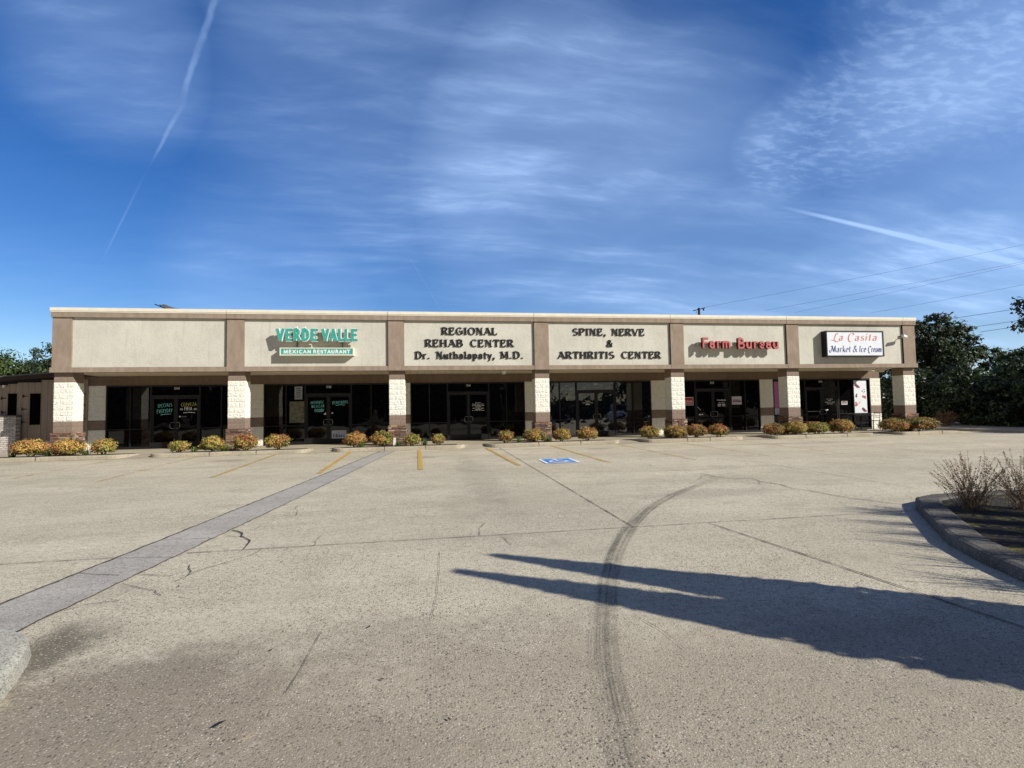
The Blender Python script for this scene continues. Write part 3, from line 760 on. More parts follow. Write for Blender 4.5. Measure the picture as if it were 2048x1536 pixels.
for i, (x0, x1) in enumerate(piers):
    mb = MB()
    for z0, n_, r_, m_ in ((0 * CB, 4, .014, 0), (4 * CB, 2, .001, 1), (6 * CB, 7, .014, 0)):
        facewall(mb, (x0, WY, z0), (1, 0, 0), (0, -1, 0), x1 - x0, z0, n_, r_, .004, m=m_, off0=i)
        facewall(mb, (x1, WY, z0), (0, 1, 0), (1, 0, 0), .3, z0, n_, r_ * .4, .004, m=m_, off0=i)
        facewall(mb, (x0, WY + .3, z0), (0, -1, 0), (-1, 0, 0), .3, z0, n_, r_ * .4, .004, m=m_, off0=i)
    mb.build('wall_pier', [M_block, M_brown], BLD)

GY = 2.70                                           # glass plane
bays = [(-13.10, -7.74, [-12.19], (-11.38, -10.46, -9.56), [-8.68]), (-6.99, -1.50, [-6.08], (-5.26, -4.32, -3.38), [-2.50]),
        (-0.78, 4.46, [0.06], (0.91, 1.83, 2.75), [3.59]), (5.20, 10.71, [6.14], (6.99, 7.93, 8.86), [9.79]),
        (11.45, 16.51, [12.22], (13.04, 13.96, 14.87), [15.70]), (17.26, 22.87, [18.18], (19.09, 20.01, 20.94), [21.88])]
DOORS = {}
for bi, (x0, x1, ml, (da, dm, db), mr) in enumerate(bays):
    fr = MB(); panes = []
    def vbar(x, z0=0.0, z1=2.642, w=.045): fr.box(x - w / 2, x + w / 2, GY - .075, GY + .03, z0, z1)
    def hbar(a, b, z, h=.045): fr.box(a, b, GY - .0735, GY + .028, z - h / 2, z + h / 2)
    vbar(x0 + .023); vbar(x1 - .023)
    for a, b, mids in ((x0 + .045, da - .025, ml), (db + .025, x1 - .045, mr)):
        hbar(a, b, .05, .10); hbar(a, b, .82); hbar(a, b, 2.61, .062)
        xs = [a] + mids + [b]
        for m_ in mids: vbar(m_, .1, 2.58)
        for p, q in zip(xs[:-1], xs[1:]):
            panes += [(p, q, .10, .80), (p, q, .84, 2.58)]
    vbar(da - .03, w=.06); vbar(db + .03, w=.06); hbar(da, db, 2.19, .07); hbar(da, db, 2.61, .062)
    panes.append((da, db, 2.225, 2.58))
    fr.box(x0, x1, GY - .09, GY + .05, -.01, .018)
    sf = fr.build('storefront_frame', M_alu, BLD)
    for (a, b, z0, z1) in panes:
        mb = MB(); mb.box(a, b, GY - .004, GY + .004, z0, z1); mb.build('window_pane', M_glass_film if bi == 3 else M_glass, sf)
    for side, (a, b) in enumerate(((da + .004, dm - .003), (dm + .003, db - .004))):
        dr = MB(); st_ = .075
        dr.box(a, a + st_, GY - .055, GY, .03, 2.15); dr.box(b - st_, b, GY - .055, GY, .03, 2.15)
        dr.box(a + st_, b - st_, GY - .0535, GY - .002, 2.06, 2.15); dr.box(a + st_, b - st_, GY - .0535, GY - .002, .03, .26)
        door = dr.build('door', M_alu, BLD)
        mb = MB(); mb.box(a + st_, b - st_, GY - .03, GY - .022, .26, 2.06); mb.build('window_pane', M_glass_film if bi == 3 else M_glass, door)
        hx = (dm - .05) if side == 0 else (dm + .05); dx = -.14 if side == 0 else .14
        mb = MB(); mb.tube([(hx, GY - .055, 1.07), (hx, GY - .11, 1.07), (hx + dx * .75, GY - .12, 1.07), (hx + dx, GY - .12, 1.02), (hx + dx, GY - .12, .88), (hx + dx * .75, GY - .12, .83), (hx, GY - .11, .83), (hx, GY - .055, .83)], .011, 6)
        mb.build('handle', M_chrome, door, smooth=True)
        DOORS[(bi, side)] = (door, a, b)

# ------------------------------------------------------------------ lettering
def arc(cx, cy, rx, ry, a0, a1, n=10): return [(cx + rx * math.cos(RAD(a0 + (a1 - a0) * k / n)), cy + ry * math.sin(RAD(a0 + (a1 - a0) * k / n))) for k in range(n + 1)]
G = {
 'A': (.84, [[(.08, 0), (.42, 1)], [(.42, 1), (.77, 0)], [(.21, .33), (.64, .33)]]),
 'B': (.74, [[(.14, 0), (.14, 1)], [(.14, 1), (.38, 1)] + arc(.38, .76, .2, .24, 90, -90) + [(.14, .52)], [(.14, .52), (.42, .52)] + arc(.42, .26, .23, .26, 90, -90) + [(.14, 0)]]),
 'C': (.78, [arc(.45, .5, .35, .5, 48, 312, 16)]), 'D': (.82, [[(.14, 0), (.14, 1)], [(.14, 1), (.34, 1)] + arc(.34, .5, .37, .5, 90, -90, 12) + [(.14, 0)]]),
 'E': (.70, [[(.14, 0), (.14, 1)], [(.14, 1), (.58, 1)], [(.14, .52), (.50, .52)], [(.14, 0), (.61, 0)]]),
 'F': (.66, [[(.14, 0), (.14, 1)], [(.14, 1), (.60, 1)], [(.14, .52), (.50, .52)]]),
 'G': (.84, [arc(.45, .5, .35, .5, 48, 318, 16), [(.48, .43), (.78, .43)], [(.74, .43), (.74, .1)]]),
 'H': (.84, [[(.14, 0), (.14, 1)], [(.68, 0), (.68, 1)], [(.14, .52), (.68, .52)]]), 'I': (.38, [[(.19, 0), (.19, 1)]]),
 'L': (.64, [[(.14, 0), (.14, 1)], [(.14, 0), (.58, 0)]]),
 'M': (.98, [[(.12, 0), (.16, 1)], [(.16, 1), (.48, .08)], [(.48, .08), (.80, 1)], [(.80, 1), (.84, 0)]]),
 'N': (.84, [[(.14, 0), (.14, 1)], [(.14, 1), (.68, 0)], [(.68, 0), (.68, 1)]]), 'O': (.88, [arc(.44, .5, .35, .5, 0, 360, 20)]),
 'P': (.70, [[(.14, 0), (.14, 1)], [(.14, 1), (.38, 1)] + arc(.38, .74, .24, .26, 90, -90) + [(.14, .48)]]),
 'R': (.78, [[(.14, 0), (.14, 1)], [(.14, 1), (.38, 1)] + arc(.38, .75, .22, .25, 90, -90) + [(.14, .50)], [(.36, .50), (.68, 0)]]),
 'S': (.66, [arc(.34, .745, .23, .245, 32, 265, 10) + arc(.33, .255, .25, .255, 90, -148, 10)]),
 'T': (.74, [[(.37, 0), (.37, 1)], [(.06, 1), (.68, 1)]]), 'U': (.82, [[(.14, 1), (.14, .3)] + arc(.41, .3, .27, .3, 180, 360) + [(.68, 1)]]),
 'V': (.80, [[(.06, 1), (.40, 0)], [(.40, 0), (.74, 1)]]), 'X': (.78, [[(.08, 1), (.70, 0)], [(.70, 1), (.08, 0)]]),
 'Y': (.76, [[(.06, 1), (.38, .48)], [(.70, 1), (.38, .48)], [(.38, .48), (.38, 0)]]), 'Z': (.72, [[(.08, 1), (.62, 1), (.08, 0), (.64, 0)]]),
 'a': (.60, [[(.10, .50)] + arc(.27, .45, .17, .19, 130, 0, 6) + [(.44, .0)], arc(.27, .19, .19, .20, 70, 430, 14)]),
 'c': (.50, [arc(.29, .32, .20, .32, 48, 312, 12)]), 'e': (.54, [[(.10, .34), (.47, .34)] + arc(.285, .33, .19, .32, 5, 300, 12)]),
 'h': (.62, [[(.12, 0), (.12, 1)], arc(.31, .42, .19, .22, 175, 0, 7) + [(.50, 0)]]), 'i': (.28, [[(.13, 0), (.13, .64)], [(.13, .82), (.13, .94)]]),
 'k': (.56, [[(.12, 0), (.12, 1)], [(.46, .64), (.14, .27)], [(.22, .36), (.50, 0)]]), 'l': (.28, [[(.13, 0), (.13, 1)]]),
 'm': (.92, [[(.12, 0), (.12, .64)], arc(.285, .44, .165, .20, 175, 0, 7) + [(.45, 0)], arc(.615, .44, .165, .20, 175, 0, 7) + [(.78, 0)]]),
 'n': (.62, [[(.12, 0), (.12, .64)], arc(.31, .42, .19, .22, 175, 0, 7) + [(.50, 0)]]), 'o': (.58, [arc(.29, .32, .2, .32, 0, 360, 14)]),
 'p': (.62, [[(.12, .64), (.12, -.30)], arc(.30, .32, .20, .32, 155, -155, 12)]), 'r': (.46, [[(.12, 0), (.12, .64)], arc(.31, .43, .19, .21, 175, 50, 6)]),
 's': (.48, [arc(.25, .48, .15, .16, 35, 265, 8) + arc(.24, .16, .17, .16, 90, -150, 8)]), 't': (.42, [[(.17, .88), (.17, .16)] + arc(.27, .14, .10, .13, 180, 300, 5), [(.02, .64), (.38, .64)]]),
 'u': (.62, [[(.11, .64), (.11, .2)] + arc(.28, .2, .17, .2, 180, 345, 7), [(.49, .64), (.49, 0)]]), 'y': (.56, [[(.06, .64), (.28, .03)], [(.50, .64), (.22, -.26), (.08, -.30)]]),
 'f': (.40, [[(.34, .96), (.22, .98), (.16, .86), (.16, 0)], [(.02, .64), (.34, .64)]]), 'b': (.6, [[(.12, 0), (.12, 1)], arc(.30, .32, .20, .32, 155, -155, 12)]), 'd': (.6, [[(.48, 0), (.48, 1)], arc(.30, .32, .20, .32, 25, 335, 12)]),
 'g': (.6, [arc(.28, .33, .18, .31, 0, 360, 14), [(.46, .64), (.46, -.14)] + arc(.28, -.12, .18, .18, 0, -150, 7)]),
 'w': (.8, [[(.05, .64), (.22, 0), (.40, .6), (.58, 0), (.75, .64)]]), 'x': (.56, [[(.06, .64), (.48, 0)], [(.48, .64), (.06, 0)]]), 'v': (.54, [[(.05, .64), (.27, 0), (.49, .64)]]),
 '.': (.30, [[(.14, -.01), (.14, .13)]]), ',': (.32, [[(.15, .14), (.15, .0), (.06, -.20)]]), '!': (.34, [[(.18, .28), (.18, 1)], [(.16, 0), (.16, .08)]]), '-': (.5, [[(.08, .4), (.42, .4)]]), ':': (.28, [[(.14, .0), (.14, .1)], [(.14, .42), (.14, .52)]]),
 '&': (.90, [[(.80, 0), (.27, .64)] + arc(.40, .80, .15, .19, 220, -40, 8) + [(.19, .40)] + arc(.34, .21, .25, .22, 140, 320, 8) + [(.80, .54)]]),
 '/': (.5, [[(.05, 0), (.42, 1)]]), ' ': (.42, []),
 '0': (.6, [arc(.3, .5, .2, .5, 0, 360, 14)]), '1': (.4, [[(.06, .8), (.2, 1), (.2, 0)]]), '2': (.6, [arc(.3, .74, .2, .26, 170, -30, 8) + [(.08, 0), (.52, 0)]]), '3': (.6, [arc(.28, .76, .2, .24, 150, -90, 8) + arc(.28, .27, .22, .27, 90, -150, 8)]),
 '4': (.6, [[(.42, 0), (.42, 1), (.06, .3), (.54, .3)]]), '6': (.6, [[(.42, 1)] + arc(.3, .3, .21, .3, 150, 510, 14)]), '8': (.6, [arc(.3, .76, .18, .24, 0, 360, 12), arc(.3, .27, .21, .27, 0, 360, 12)]),
 # swash capitals of the market sign
 'L~': (.92, [[(.72, .86), (.62, 1.0), (.48, .94), (.30, .08), (.14, -.02), (.0, .08)], [(.14, .04), (.34, .06), (.60, -.16), (.82, -.20), (.92, -.04)]]),
 'C~': (.80, [[(.70, .78)] + arc(.44, .42, .36, .62, 60, 300, 16)]),
 'M~': (1.24, [[(.12, .38), (.02, .30), (.06, .0), (.22, -.10), (.36, .2), (.46, .92), (.30, .98), (.22, .80)], [(.46, 1.0), (.74, .04)], [(.74, .04), (.98, .98)], [(.98, 1.0), (1.06, 0)]]),
}
def glyphs(s, track=0.0):
    """(glyph key, x offset) for every glyph, total advance"""
    out = []; x = 0; i = 0
    while i < len(s):
        key = s[i]
        if i + 1 < len(s) and s[i + 1] == '~': key = s[i] + '~'; i += 1
        out.append((key, x)); x += G[key][0] + track; i += 1
    return out, x - track

def put_text(s, x0, x1, z0, h, y, style, mats, parent, name='letter', per_letter=True, depth=0.02, w=.16, slant=0.0, track=.06, jitter=0, angle=22, tilt=0.0, wob=0.0, border=0.0, cap=None):
    """text between world x0 and x1 on the plane Y = y (front), baseline z0, cap height h"""
    gl, adv = glyphs(s, track)
    sx = (x1 - x0) / adv
    allmb = MB(); objs = []
    for gi, (key, gx) in enumerate(gl):
        strokes = G[key][1]
        if not strokes: continue
        mb = MB() if per_letter else allmb
        dzj = rng.uniform(-1, 1) * wob * h; rj = rng.uniform(-1, 1) * wob
        def P(p):
            px_ = gx + p[0] + slant * p[1] + rj * p[1] * .4; pz = p[1]
            return (x0 + px_ * sx, z0 + pz * h + tilt * (px_ * sx) + dzj)
        k = 0
        for sidx, stt in enumerate(strokes):
            pts = [P(p) for p in stt]; e = 0.0016 * k; k += 1
            closed = abs(pts[0][0] - pts[-1][0]) < 1e-6 and abs(pts[0][1] - pts[-1][1]) < 1e-6
            if style == 'serif':
                ti = {'N': (0, 2), 'A': (0, 2), 'V': (1,), 'M': (0, 2), 'U': ()}.get(key, ())
                wt = .085 if sidx in ti else (w * .82 if key.islower() else w)
                mb.ribbon(pts, wt * h / 2, y - e, y + depth, 0, thin=.085 * h / 2, closed=closed)
                for ep, nx in ((stt[0], stt[1]), (stt[-1], stt[-2])):
                    dx_, dz_ = ep[0] - nx[0], ep[1] - nx[1]
                    q = P(ep)
                    lower = key.islower()
                    if abs(dz_) > abs(dx_) * .9 and (abs(ep[1]) < .02 or abs(ep[1] - 1) < .02 or (lower and abs(ep[1] - .64) < .02) or abs(ep[1] + .3) < .02) and len(stt) == 2 and key not in '.,!:':
                        sw = wt * h * .5 + .085 * h; e = 0.0016 * k; k += 1
                        xs0, xs1 = q[0] - sw, q[0] + sw
                        if lower and ep[1] > .3: xs1 = q[0] + .2 * sw
                        zc = q[1]; hh = .075 * h
                        zb = zc - .01 * h if ep[1] < .3 else zc - hh + .01 * h
                        mb.prism([(xs0, zb), (xs1, zb), (xs1, zb + hh), (xs0, zb + hh)], y - e, y + depth, 0)
                    elif len(stt) == 2 and abs(dz_) < .02 and key in 'EFLTG' and ep[0] > .45 or (key == 'T' and abs(dz_) < .02 and ep[0] < .1):
                        e = 0.0016 * k; k += 1; hh = .24 * h
                        top_ = ep[1] > .8; z_a = q[1] - hh if top_ else q[1] - .02 * h
                        mb.prism([(q[0] - .035 * h, z_a), (q[0] + .045 * h, z_a), (q[0] + .045 * h, z_a + hh + .02 * h), (q[0] - .035 * h, z_a + hh + .02 * h)], y - e, y + depth, 0)
            elif style == 'nib':
                mb.ribbon(pts, 0, y - e, y + depth, 0, nib=(w * h * math.cos(RAD(angle)), w * h * math.sin(RAD(angle))))
            else:
                if len(stt) == 2 or not closed:   # square ends reach a little past the joint
                    a, b = Vector(pts[0]), Vector(pts[1]); c_, d_ = Vector(pts[-1]), Vector(pts[-2])
                    ex = w * h * .42 if style == 'block' else 0
                    pts[0] = tuple(a + (a - b).normalized() * ex); pts[-1] = tuple(c_ + (c_ - d_).normalized() * ex)
                mb.ribbon(pts, w * h / 2, y - e, y + depth, 0, mf=0, closed=closed)
                if border:
                    mb.ribbon(pts, w * h / 2 + border, y + .012 - e, y + depth + .002, 1, closed=closed)
        if per_letter: objs.append(mb.build(name, mats, parent))
    if not per_letter: objs.append(allmb.build(name, mats, parent))
    return objs

# --- shop signs
sg = thing('wall_sign', 'black serif letters reading REGIONAL REHAB CENTER Dr. Nuthalapaty, M.D. on cream stucco', 'sign', (1.73, 0.04, 3.46), 'shop signs on the fascia')
YF = 0.045
kw = dict(style='serif', mats=M_black_letter, parent=sg, depth=.030, w=.25, track=.09)
put_text('REGIONAL', .57, 2.86, 4.463, .283, YF - .036, **kw)
put_text('REHAB', -.10, 1.44, 3.968, .283, YF - .036, **kw); put_text('CENTER', 1.74, 3.55, 3.968, .283, YF - .036, **kw)
put_text('Dr.', -.49, .10, 3.475, .285, YF - .036, **kw); put_text('Nuthalapaty,', .35, 2.76, 3.475, .285, YF - .036, **kw); put_text('M.D.', 2.97, 3.95, 3.475, .285, YF - .036, **kw)
sg = thing('wall_sign', 'black serif letters reading SPINE, NERVE & ARTHRITIS CENTER on cream stucco', 'sign', (7.73, 0.04, 3.46), 'shop signs on the fascia')
kw['parent'] = sg
put_text('SPINE,', 6.09, 7.58, 4.463, .283, YF - .036, **kw); put_text('NERVE', 7.82, 9.32, 4.463, .283, YF - .036, **kw)
put_text('&', 7.58, 7.86, 3.968, .285, YF - .036, **kw)
put_text('ARTHRITIS', 5.42, 7.92, 3.472, .283, YF - .036, **kw); put_text('CENTER', 8.235, 10.04, 3.472, .283, YF - .036, **kw)

sg = thing('wall_sign', 'teal channel letters reading VERDE VALLE above a MEXICAN RESTAURANT box sign', 'sign', (-4.2, 0.04, 3.58), 'shop signs on the fascia')
put_text('VERDE', -5.66, -4.21, 4.185, .385, -.30, 'block', [M_teal, M_white], sg, depth=.13, w=.255, track=.27, border=.020)
put_text('VALLE', -4.00, -2.73, 4.185, .385, -.30, 'block', [M_teal, M_white], sg, depth=.13, w=.255, track=.27, border=.020)
mb = MB(); mb.box(-5.55, -2.80, -.155, .04, 4.27, 4.49); mb.build('raceway', plain('raceway_beige', (0.42, 0.38, 0.30), 0.6), sg)
mb = MB()
mb.box(-5.58, -2.85, -.24, .04, 3.585, 3.62, 0); mb.box(-5.58, -2.85, -.24, .04, 3.85, 3.885, 0); mb.box(-5.58, -5.545, -.238, .04, 3.62, 3.85, 0); mb.box(-2.885, -2.85, -.238, .04, 3.62, 3.85, 0)
cab = mb.build('sign_cabinet', M_cream, sg)
mb = MB(); mb.box(-5.545, -2.885, -.222, .03, 3.62, 3.85); mb.build('sign_face', M_teal, cab)
put_text('MEXICAN', -5.44, -4.44, 3.672, .118, -.226, 'block', M_white, cab, name='lettering', per_letter=False, depth=.003, w=.27, track=.16)
put_text('RESTAURANT', -4.36, -2.99, 3.672, .118, -.226, 'block', M_white, cab, name='lettering', per_letter=False, depth=.003, w=.27, track=.16)
for xx in (-5.0, -3.3):
    mb = MB(); mb.box(xx - .015, xx + .015, -.02, .04, 3.88, 4.27); mb.build('bracket', M_galv, sg)

sg = thing('wall_sign', 'salmon red channel letters reading Farm Bureau with dark returns', 'sign', (13.6, 0.04, 3.85), 'shop signs on the fascia')
put_text('Farm', 11.80, 13.16, 3.90, .40, -.32, 'block', [M_red, M_red_side], sg, depth=.13, w=.18, track=.13, border=.006)
put_text('Bureau', 13.48, 15.50, 3.885, .40, -.32, 'block', [M_red, M_red_side], sg, depth=.13, w=.18, track=.13, border=.006)
mb = MB(); mb.box(11.70, 15.35, -.175, .04, 3.97, 4.15); mb.build('raceway', plain('raceway_grey', (0.40, 0.37, 0.32), 0.6), sg)

sg = thing('wall_sign', 'white box sign in black frame reading La Casita Market & Ice Cream', 'sign', (19.4, 0.04, 3.5), 'shop signs on the fascia')
mb = MB(); mb.box(17.93, 20.93, -.27, .04, 3.50, 3.55); mb.box(17.93, 20.93, -.27, .04, 4.635, 4.685); mb.box(17.93, 17.98, -.268, .04, 3.55, 4.635); mb.box(20.88, 20.93, -.268, .04, 3.55, 4.635)
mb.build('sign_frame', M_black, sg)
mb = MB(); mb.box(17.98, 20.88, -.250, .03, 3.55, 4.635); fc = mb.build('sign_face', M_lcface, sg)
kw = dict(style='nib', mats=M_salmon, parent=fc, name='lettering', per_letter=False, depth=.003, slant=.20)
put_text('L~a', 18.22, 18.80, 4.235, .34, -.254, w=.20, angle=18, track=.06, **kw)
put_text('C~asita', 19.03, 20.58, 4.235, .34, -.254, w=.20, angle=15, track=.13, **kw)
kw['mats'] = M_navy; kw['slant'] = .14
put_text('M~arket', 18.07, 19.18, 3.705, .29, -.254, w=.15, angle=25, track=.02, **kw)
put_text('&', 19.28, 19.52, 3.705, .30, -.254, w=.14, angle=25, track=.02, **kw)
put_text('Ice', 19.60, 19.98, 3.705, .29, -.254, w=.16, angle=25, track=.04, **kw)
put_text('C~ream', 20.08, 20.80, 3.705, .27, -.254, w=.17, angle=25, track=.03, **kw)

# --- lettering painted and stuck on the doors
def on_door(bi, side, s, x0, x1, z0, h, m, style='mono', **kk):
    d, a, b = DOORS[(bi, side)]
    args = dict(w=.075, track=.22, wob=.05); args.update(kk)
    put_text(s, x0, x1, z0, h, GY - .0345, style, m, d, name='lettering', per_letter=False, depth=.002, **args)
def stroke_on_door(bi, side, pts, w, m):
    d, a, b = DOORS[(bi, side)]
    mb = MB(); mb.ribbon(pts, w / 2, GY - .0345, GY - .031); mb.build('painted_stroke', m, d)
on_door(0, 0, 'SPECIALS', -11.17, -10.62, 1.70, .14, M_chalk_teal, tilt=.10)
on_door(0, 0, 'EVERYDAY', -11.20, -10.60, 1.47, .15, M_chalk_teal, tilt=.07)
stroke_on_door(0, 0, [(-11.05, 1.40), (-10.85, 1.43), (-10.65, 1.43)], .018, M_chalk_teal)
on_door(0, 1, 'CERVEZA', -10.27, -9.67, 1.745, .13, M_chalk_yel, tilt=.03)
on_door(0, 1, 'FRIA', -10.14, -9.84, 1.57, .14, M_chalk_wht, tilt=.02, w=.14)
for xx in (-10.31, -9.78):
    stroke_on_door(0, 1, [(xx, 1.63), (xx + .06, 1.66), (xx + .12, 1.62)], .018, M_chalk_wht); stroke_on_door(0, 1, [(xx, 1.59), (xx + .06, 1.61), (xx + .12, 1.58)], .018, M_chalk_wht)
stroke_on_door(0, 1, [(-10.18, 1.47), (-9.95, 1.49), (-9.72, 1.47)], .026, M_chalk_wht)
on_door(1, 0, 'AUTHENTIC', -5.07, -4.52, 1.755, .12, M_chalk_teal, tilt=.03)
on_door(1, 0, 'MEXICAN', -5.03, -4.50, 1.58, .125, M_chalk_teal, tilt=.05)
on_door(1, 0, 'FOOD!', -4.90, -4.51, 1.40, .125, M_chalk_teal, tilt=.04, w=.14)
on_door(1, 1, 'BIENVENIDOS', -4.16, -3.50, 1.735, .125, M_chalk_teal, tilt=.05)
stroke_on_door(1, 1, [(-4.02, 1.68), (-3.8, 1.705), (-3.62, 1.69)], .018, M_chalk_teal)
for (bi, sd_, x, z) in ((0, 1, -10.31, 1.315), (1, 1, -4.16, 1.345)):
    d, a, b = DOORS[(bi, sd_)]
    mb = MB(); mb.prism(arc(x, z, .035, .035, 0, 330, 11), GY - .0345, GY - .031); mb.build('sticker', M_sticker, d)
d, a, b = DOORS[(1, 0)]; mb = MB(); mb.box(-4.51, -4.42, GY - .058, GY - .0555, 1.28, 1.33); mb.box(-4.45, -4.42, GY - .0585, GY - .0560, 1.33, 1.37); mb.build('sticker', M_sticker, d)
d, a, b = DOORS[(0, 1)]; mb = MB(); mb.box(-10.25, -10.05, GY - .0345, GY - .031, 1.29, 1.34); mb.build('sticker', plain('grey_vinyl', (.12, .12, .13), .6), d)
def dashes(bi, side, x0, x1, z, h, ws):
    """a line too small to read: short bars of word length"""
    tot = sum(ws) + .35 * (len(ws) - 1); x = x0; k = (x1 - x0) / tot
    for w_ in ws:
        stroke_on_door(bi, side, [(x, z + h / 2), (x + w_ * k, z + h / 2)], h * .7, M_sticker); x += (w_ + .35) * k
for s_, z, h, x0, x1 in (('Regional', 1.675, .044, 2.16, 2.39), ('Rehabilitation Center', 1.61, .044, 2.02, 2.54)):
    on_door(2, 1, s_, x0, x1, z, h, M_sticker, wob=0, w=.19)
dashes(2, 1, 2.0, 2.56, 1.55, .036, (.5, .8, 1.6, 1.2)); dashes(2, 1, 2.15, 2.41, 1.485, .04, (1.5,)); dashes(2, 1, 2.02, 2.54, 1.425, .036, (.8, .4, 1.1, 1.1)); dashes(2, 1, 2.14, 2.42, 1.37, .036, (1,)); dashes(2, 1, 2.0, 2.56, 1.325, .03, (.5, .4, 1, .8, 1.6))
for s_, z, h, x0, x1 in (('Please', 1.665, .05, 7.39, 7.63), ('Use Next Door', 1.59, .05, 7.25, 7.77)):
    on_door(3, 0, s_, x0, x1, z, h, M_sticker, wob=0, w=.19)
stroke_on_door(3, 0, [(7.40, 1.535), (7.62, 1.535)], .04, M_sticker)
for s_, z, h, x0, x1 in (('Farm Bureau', 1.60, .075, 14.18, 14.65), ('Office Hours', 1.475, .05, 14.25, 14.58)):
    on_door(4, 1, s_, x0, x1, z, h, M_sticker, wob=0, w=.17)
dashes(4, 1, 14.21, 14.62, 1.39, .05, (1.2, 1.0)); dashes(4, 1, 14.21, 14.62, 1.32, .05, (1.1, 1.0))
stroke_on_door(4, 0, [(13.19, .935), (13.30, .935)], .055, M_sticker); stroke_on_door(4, 0, [(13.33, .935), (13.42, .935)], .05, M_sticker)
stroke_on_door(4, 0, [(13.10, 1.35), (13.24, 1.21), (13.30, 1.14)], .03, plain('faded_vinyl', (.45, .46, .48), .6))
for s_, z, h, x0, x1 in (('La Casita', 1.565, .06, 20.30, 20.66),):
    on_door(5, 1, s_, x0, x1, z, h, M_sticker, wob=0, w=.17)
dashes(5, 1, 20.40, 20.56, 1.49, .045, (1,)); dashes(5, 1, 20.22, 20.76, 1.405, .05, (1.2, .4, 1.1)); dashes(5, 1, 20.34, 20.64, 1.32, .05, (1, 1))
stroke_on_door(5, 1, [(20.22, 1.03), (20.37, 1.04)], .05, M_sticker)
d, a, b = DOORS[(5, 0)]; mb = MB(); mb.box(a + .075, b - .075, GY - .075, GY - .05, .955, .985); mb.build('push_bar', M_chrome, d)
for bi, num in enumerate(('1240', '1238', '1236', '1234', '1232', '1230')):
    xm = bays[bi][3][1]
    put_text(num, xm - .10, xm + .11, 2.46, .085, GY - .0065, 'mono', M_sticker, BLD, name='address_number', per_letter=False, depth=.002, w=.18, track=.12)

# --- posters and stickers in the windows
def poster(x0, x1, z0, z1, m, label, cat='poster', y=GY - .012, name='window_poster'):
    t = thing(name, label, cat, ((x0 + x1) / 2, y, z0), 'posters and notices on the shop windows')
    mb = MB(); mb.box(x0, x1, y, y + .004, z0, z1); mb.build('sheet', m, t)
    return t
t = poster(-5.95, -5.33, .95, 1.88, plain('olive_poster', (.14, .14, .09), .6, .5, 7), 'dim olive food poster behind glass left of the restaurant doors')
t = poster(-5.74, -5.42, 1.97, 2.53, plain('grey_flyer', (.33, .35, .37), .6, .2, 5), 'pale grey flyer high on the glass above the olive food poster')
for k_ in range(5):
    mb = MB(); z_ = 2.42 - k_ * .09; mb.box(-5.68, -5.48 + .03 * (k_ % 2), GY - .0165, GY - .0145, z_, z_ + .03); mb.build('printing', plain('dark_print', (.03, .03, .04), .6), t)
t = poster(-4.16, -3.58, .245, .565, plain('pale_blue_sheet', (.50, .54, .64), .6, .1, 6), 'pale blue framed notice low on the right restaurant door', y=GY - .062)
mb = MB()
for k_ in range(9):
    xx = -4.12 + k_ * .055 + rng.uniform(-.01, .01); hh = rng.uniform(.06, .17)
    mb.box(xx, xx + rng.uniform(.018, .04), GY - .0665, GY - .0645, .28 + .06 * (k_ % 3 == 1), .28 + hh)
mb.build('printing', plain('ink', (.03, .03, .09), .6), t)
mb = MB(); y_ = GY - .068
mb.box(-4.17, -3.57, y_, y_ + .003, .555, .575); mb.box(-4.17, -3.57, y_, y_ + .003, .235, .255); mb.box(-4.17, -4.15, y_ + .0005, y_ + .003, .255, .555); mb.box(-3.59, -3.57, y_ + .0005, y_ + .003, .255, .555); mb.build('poster_frame', M_white, t)
t = poster(12.27, 12.93, 1.40, 1.80, M_white, 'red notice with white border on the glass left of the insurance doors')
mb = MB(); mb.box(12.295, 12.905, GY - .0165, GY - .0145, 1.425, 1.775); mb.build('red_field', M_sign_red, t)
put_text('Farm Bureau', 12.36, 12.86, 1.575, .075, GY - .019, 'mono', M_white, t, name='lettering', per_letter=False, depth=.002, w=.18)
put_text('Insurance', 12.42, 12.86, 1.49, .06, GY - .019, 'mono', M_white, t, name='lettering', per_letter=False, depth=.002, w=.2)
t = poster(15.0, 15.53, 1.40, 1.80, plain('lilac_white', (.60, .60, .66), .6, .04, 4), 'white notice with dark print on the glass right of the insurance doors')
put_text('Farm Bureau', 15.06, 15.44, 1.60, .055, GY - .018, 'mono', M_sign_red, t, name='lettering', per_letter=False, depth=.002, w=.2)
put_text('HEALTH PLANS', 15.06, 15.48, 1.52, .065, GY - .018, 'mono', plain('ink2', (.05, .03, .06), .6), t, name='lettering', per_letter=False, depth=.002, w=.2)
t = poster(17.32, 17.60, 1.17, 2.53, M_pink, 'tall purple poster in the window gap behind the sixth column')
mb = MB(); mb.box(17.32, 17.60, GY - .0165, GY - .0145, .83, 1.165); mb.build('pale_panel', plain('pale_print', (.45, .48, .60), .6, .2, 8), t)
t = poster(21.92, 22.70, .80, 2.545, M_poster, 'tall white poster of fruit and ice cream beside the far right pier')
def blobs(m, pts):
    mb = MB()
    for (x, z, r) in pts:
        poly = [(x + r * (1 + .25 * math.sin(3 * a + x * 40)) * math.cos(a), z + r * (1.1 + .2 * math.cos(2 * a + z * 9)) * math.sin(a)) for a in np.linspace(0, 2 * math.pi, 14)[:-1]]
        mb.prism(poly, GY - .0165 - rng.uniform(0, .0012), GY - .0145)
    mb.build('printing', m, t)
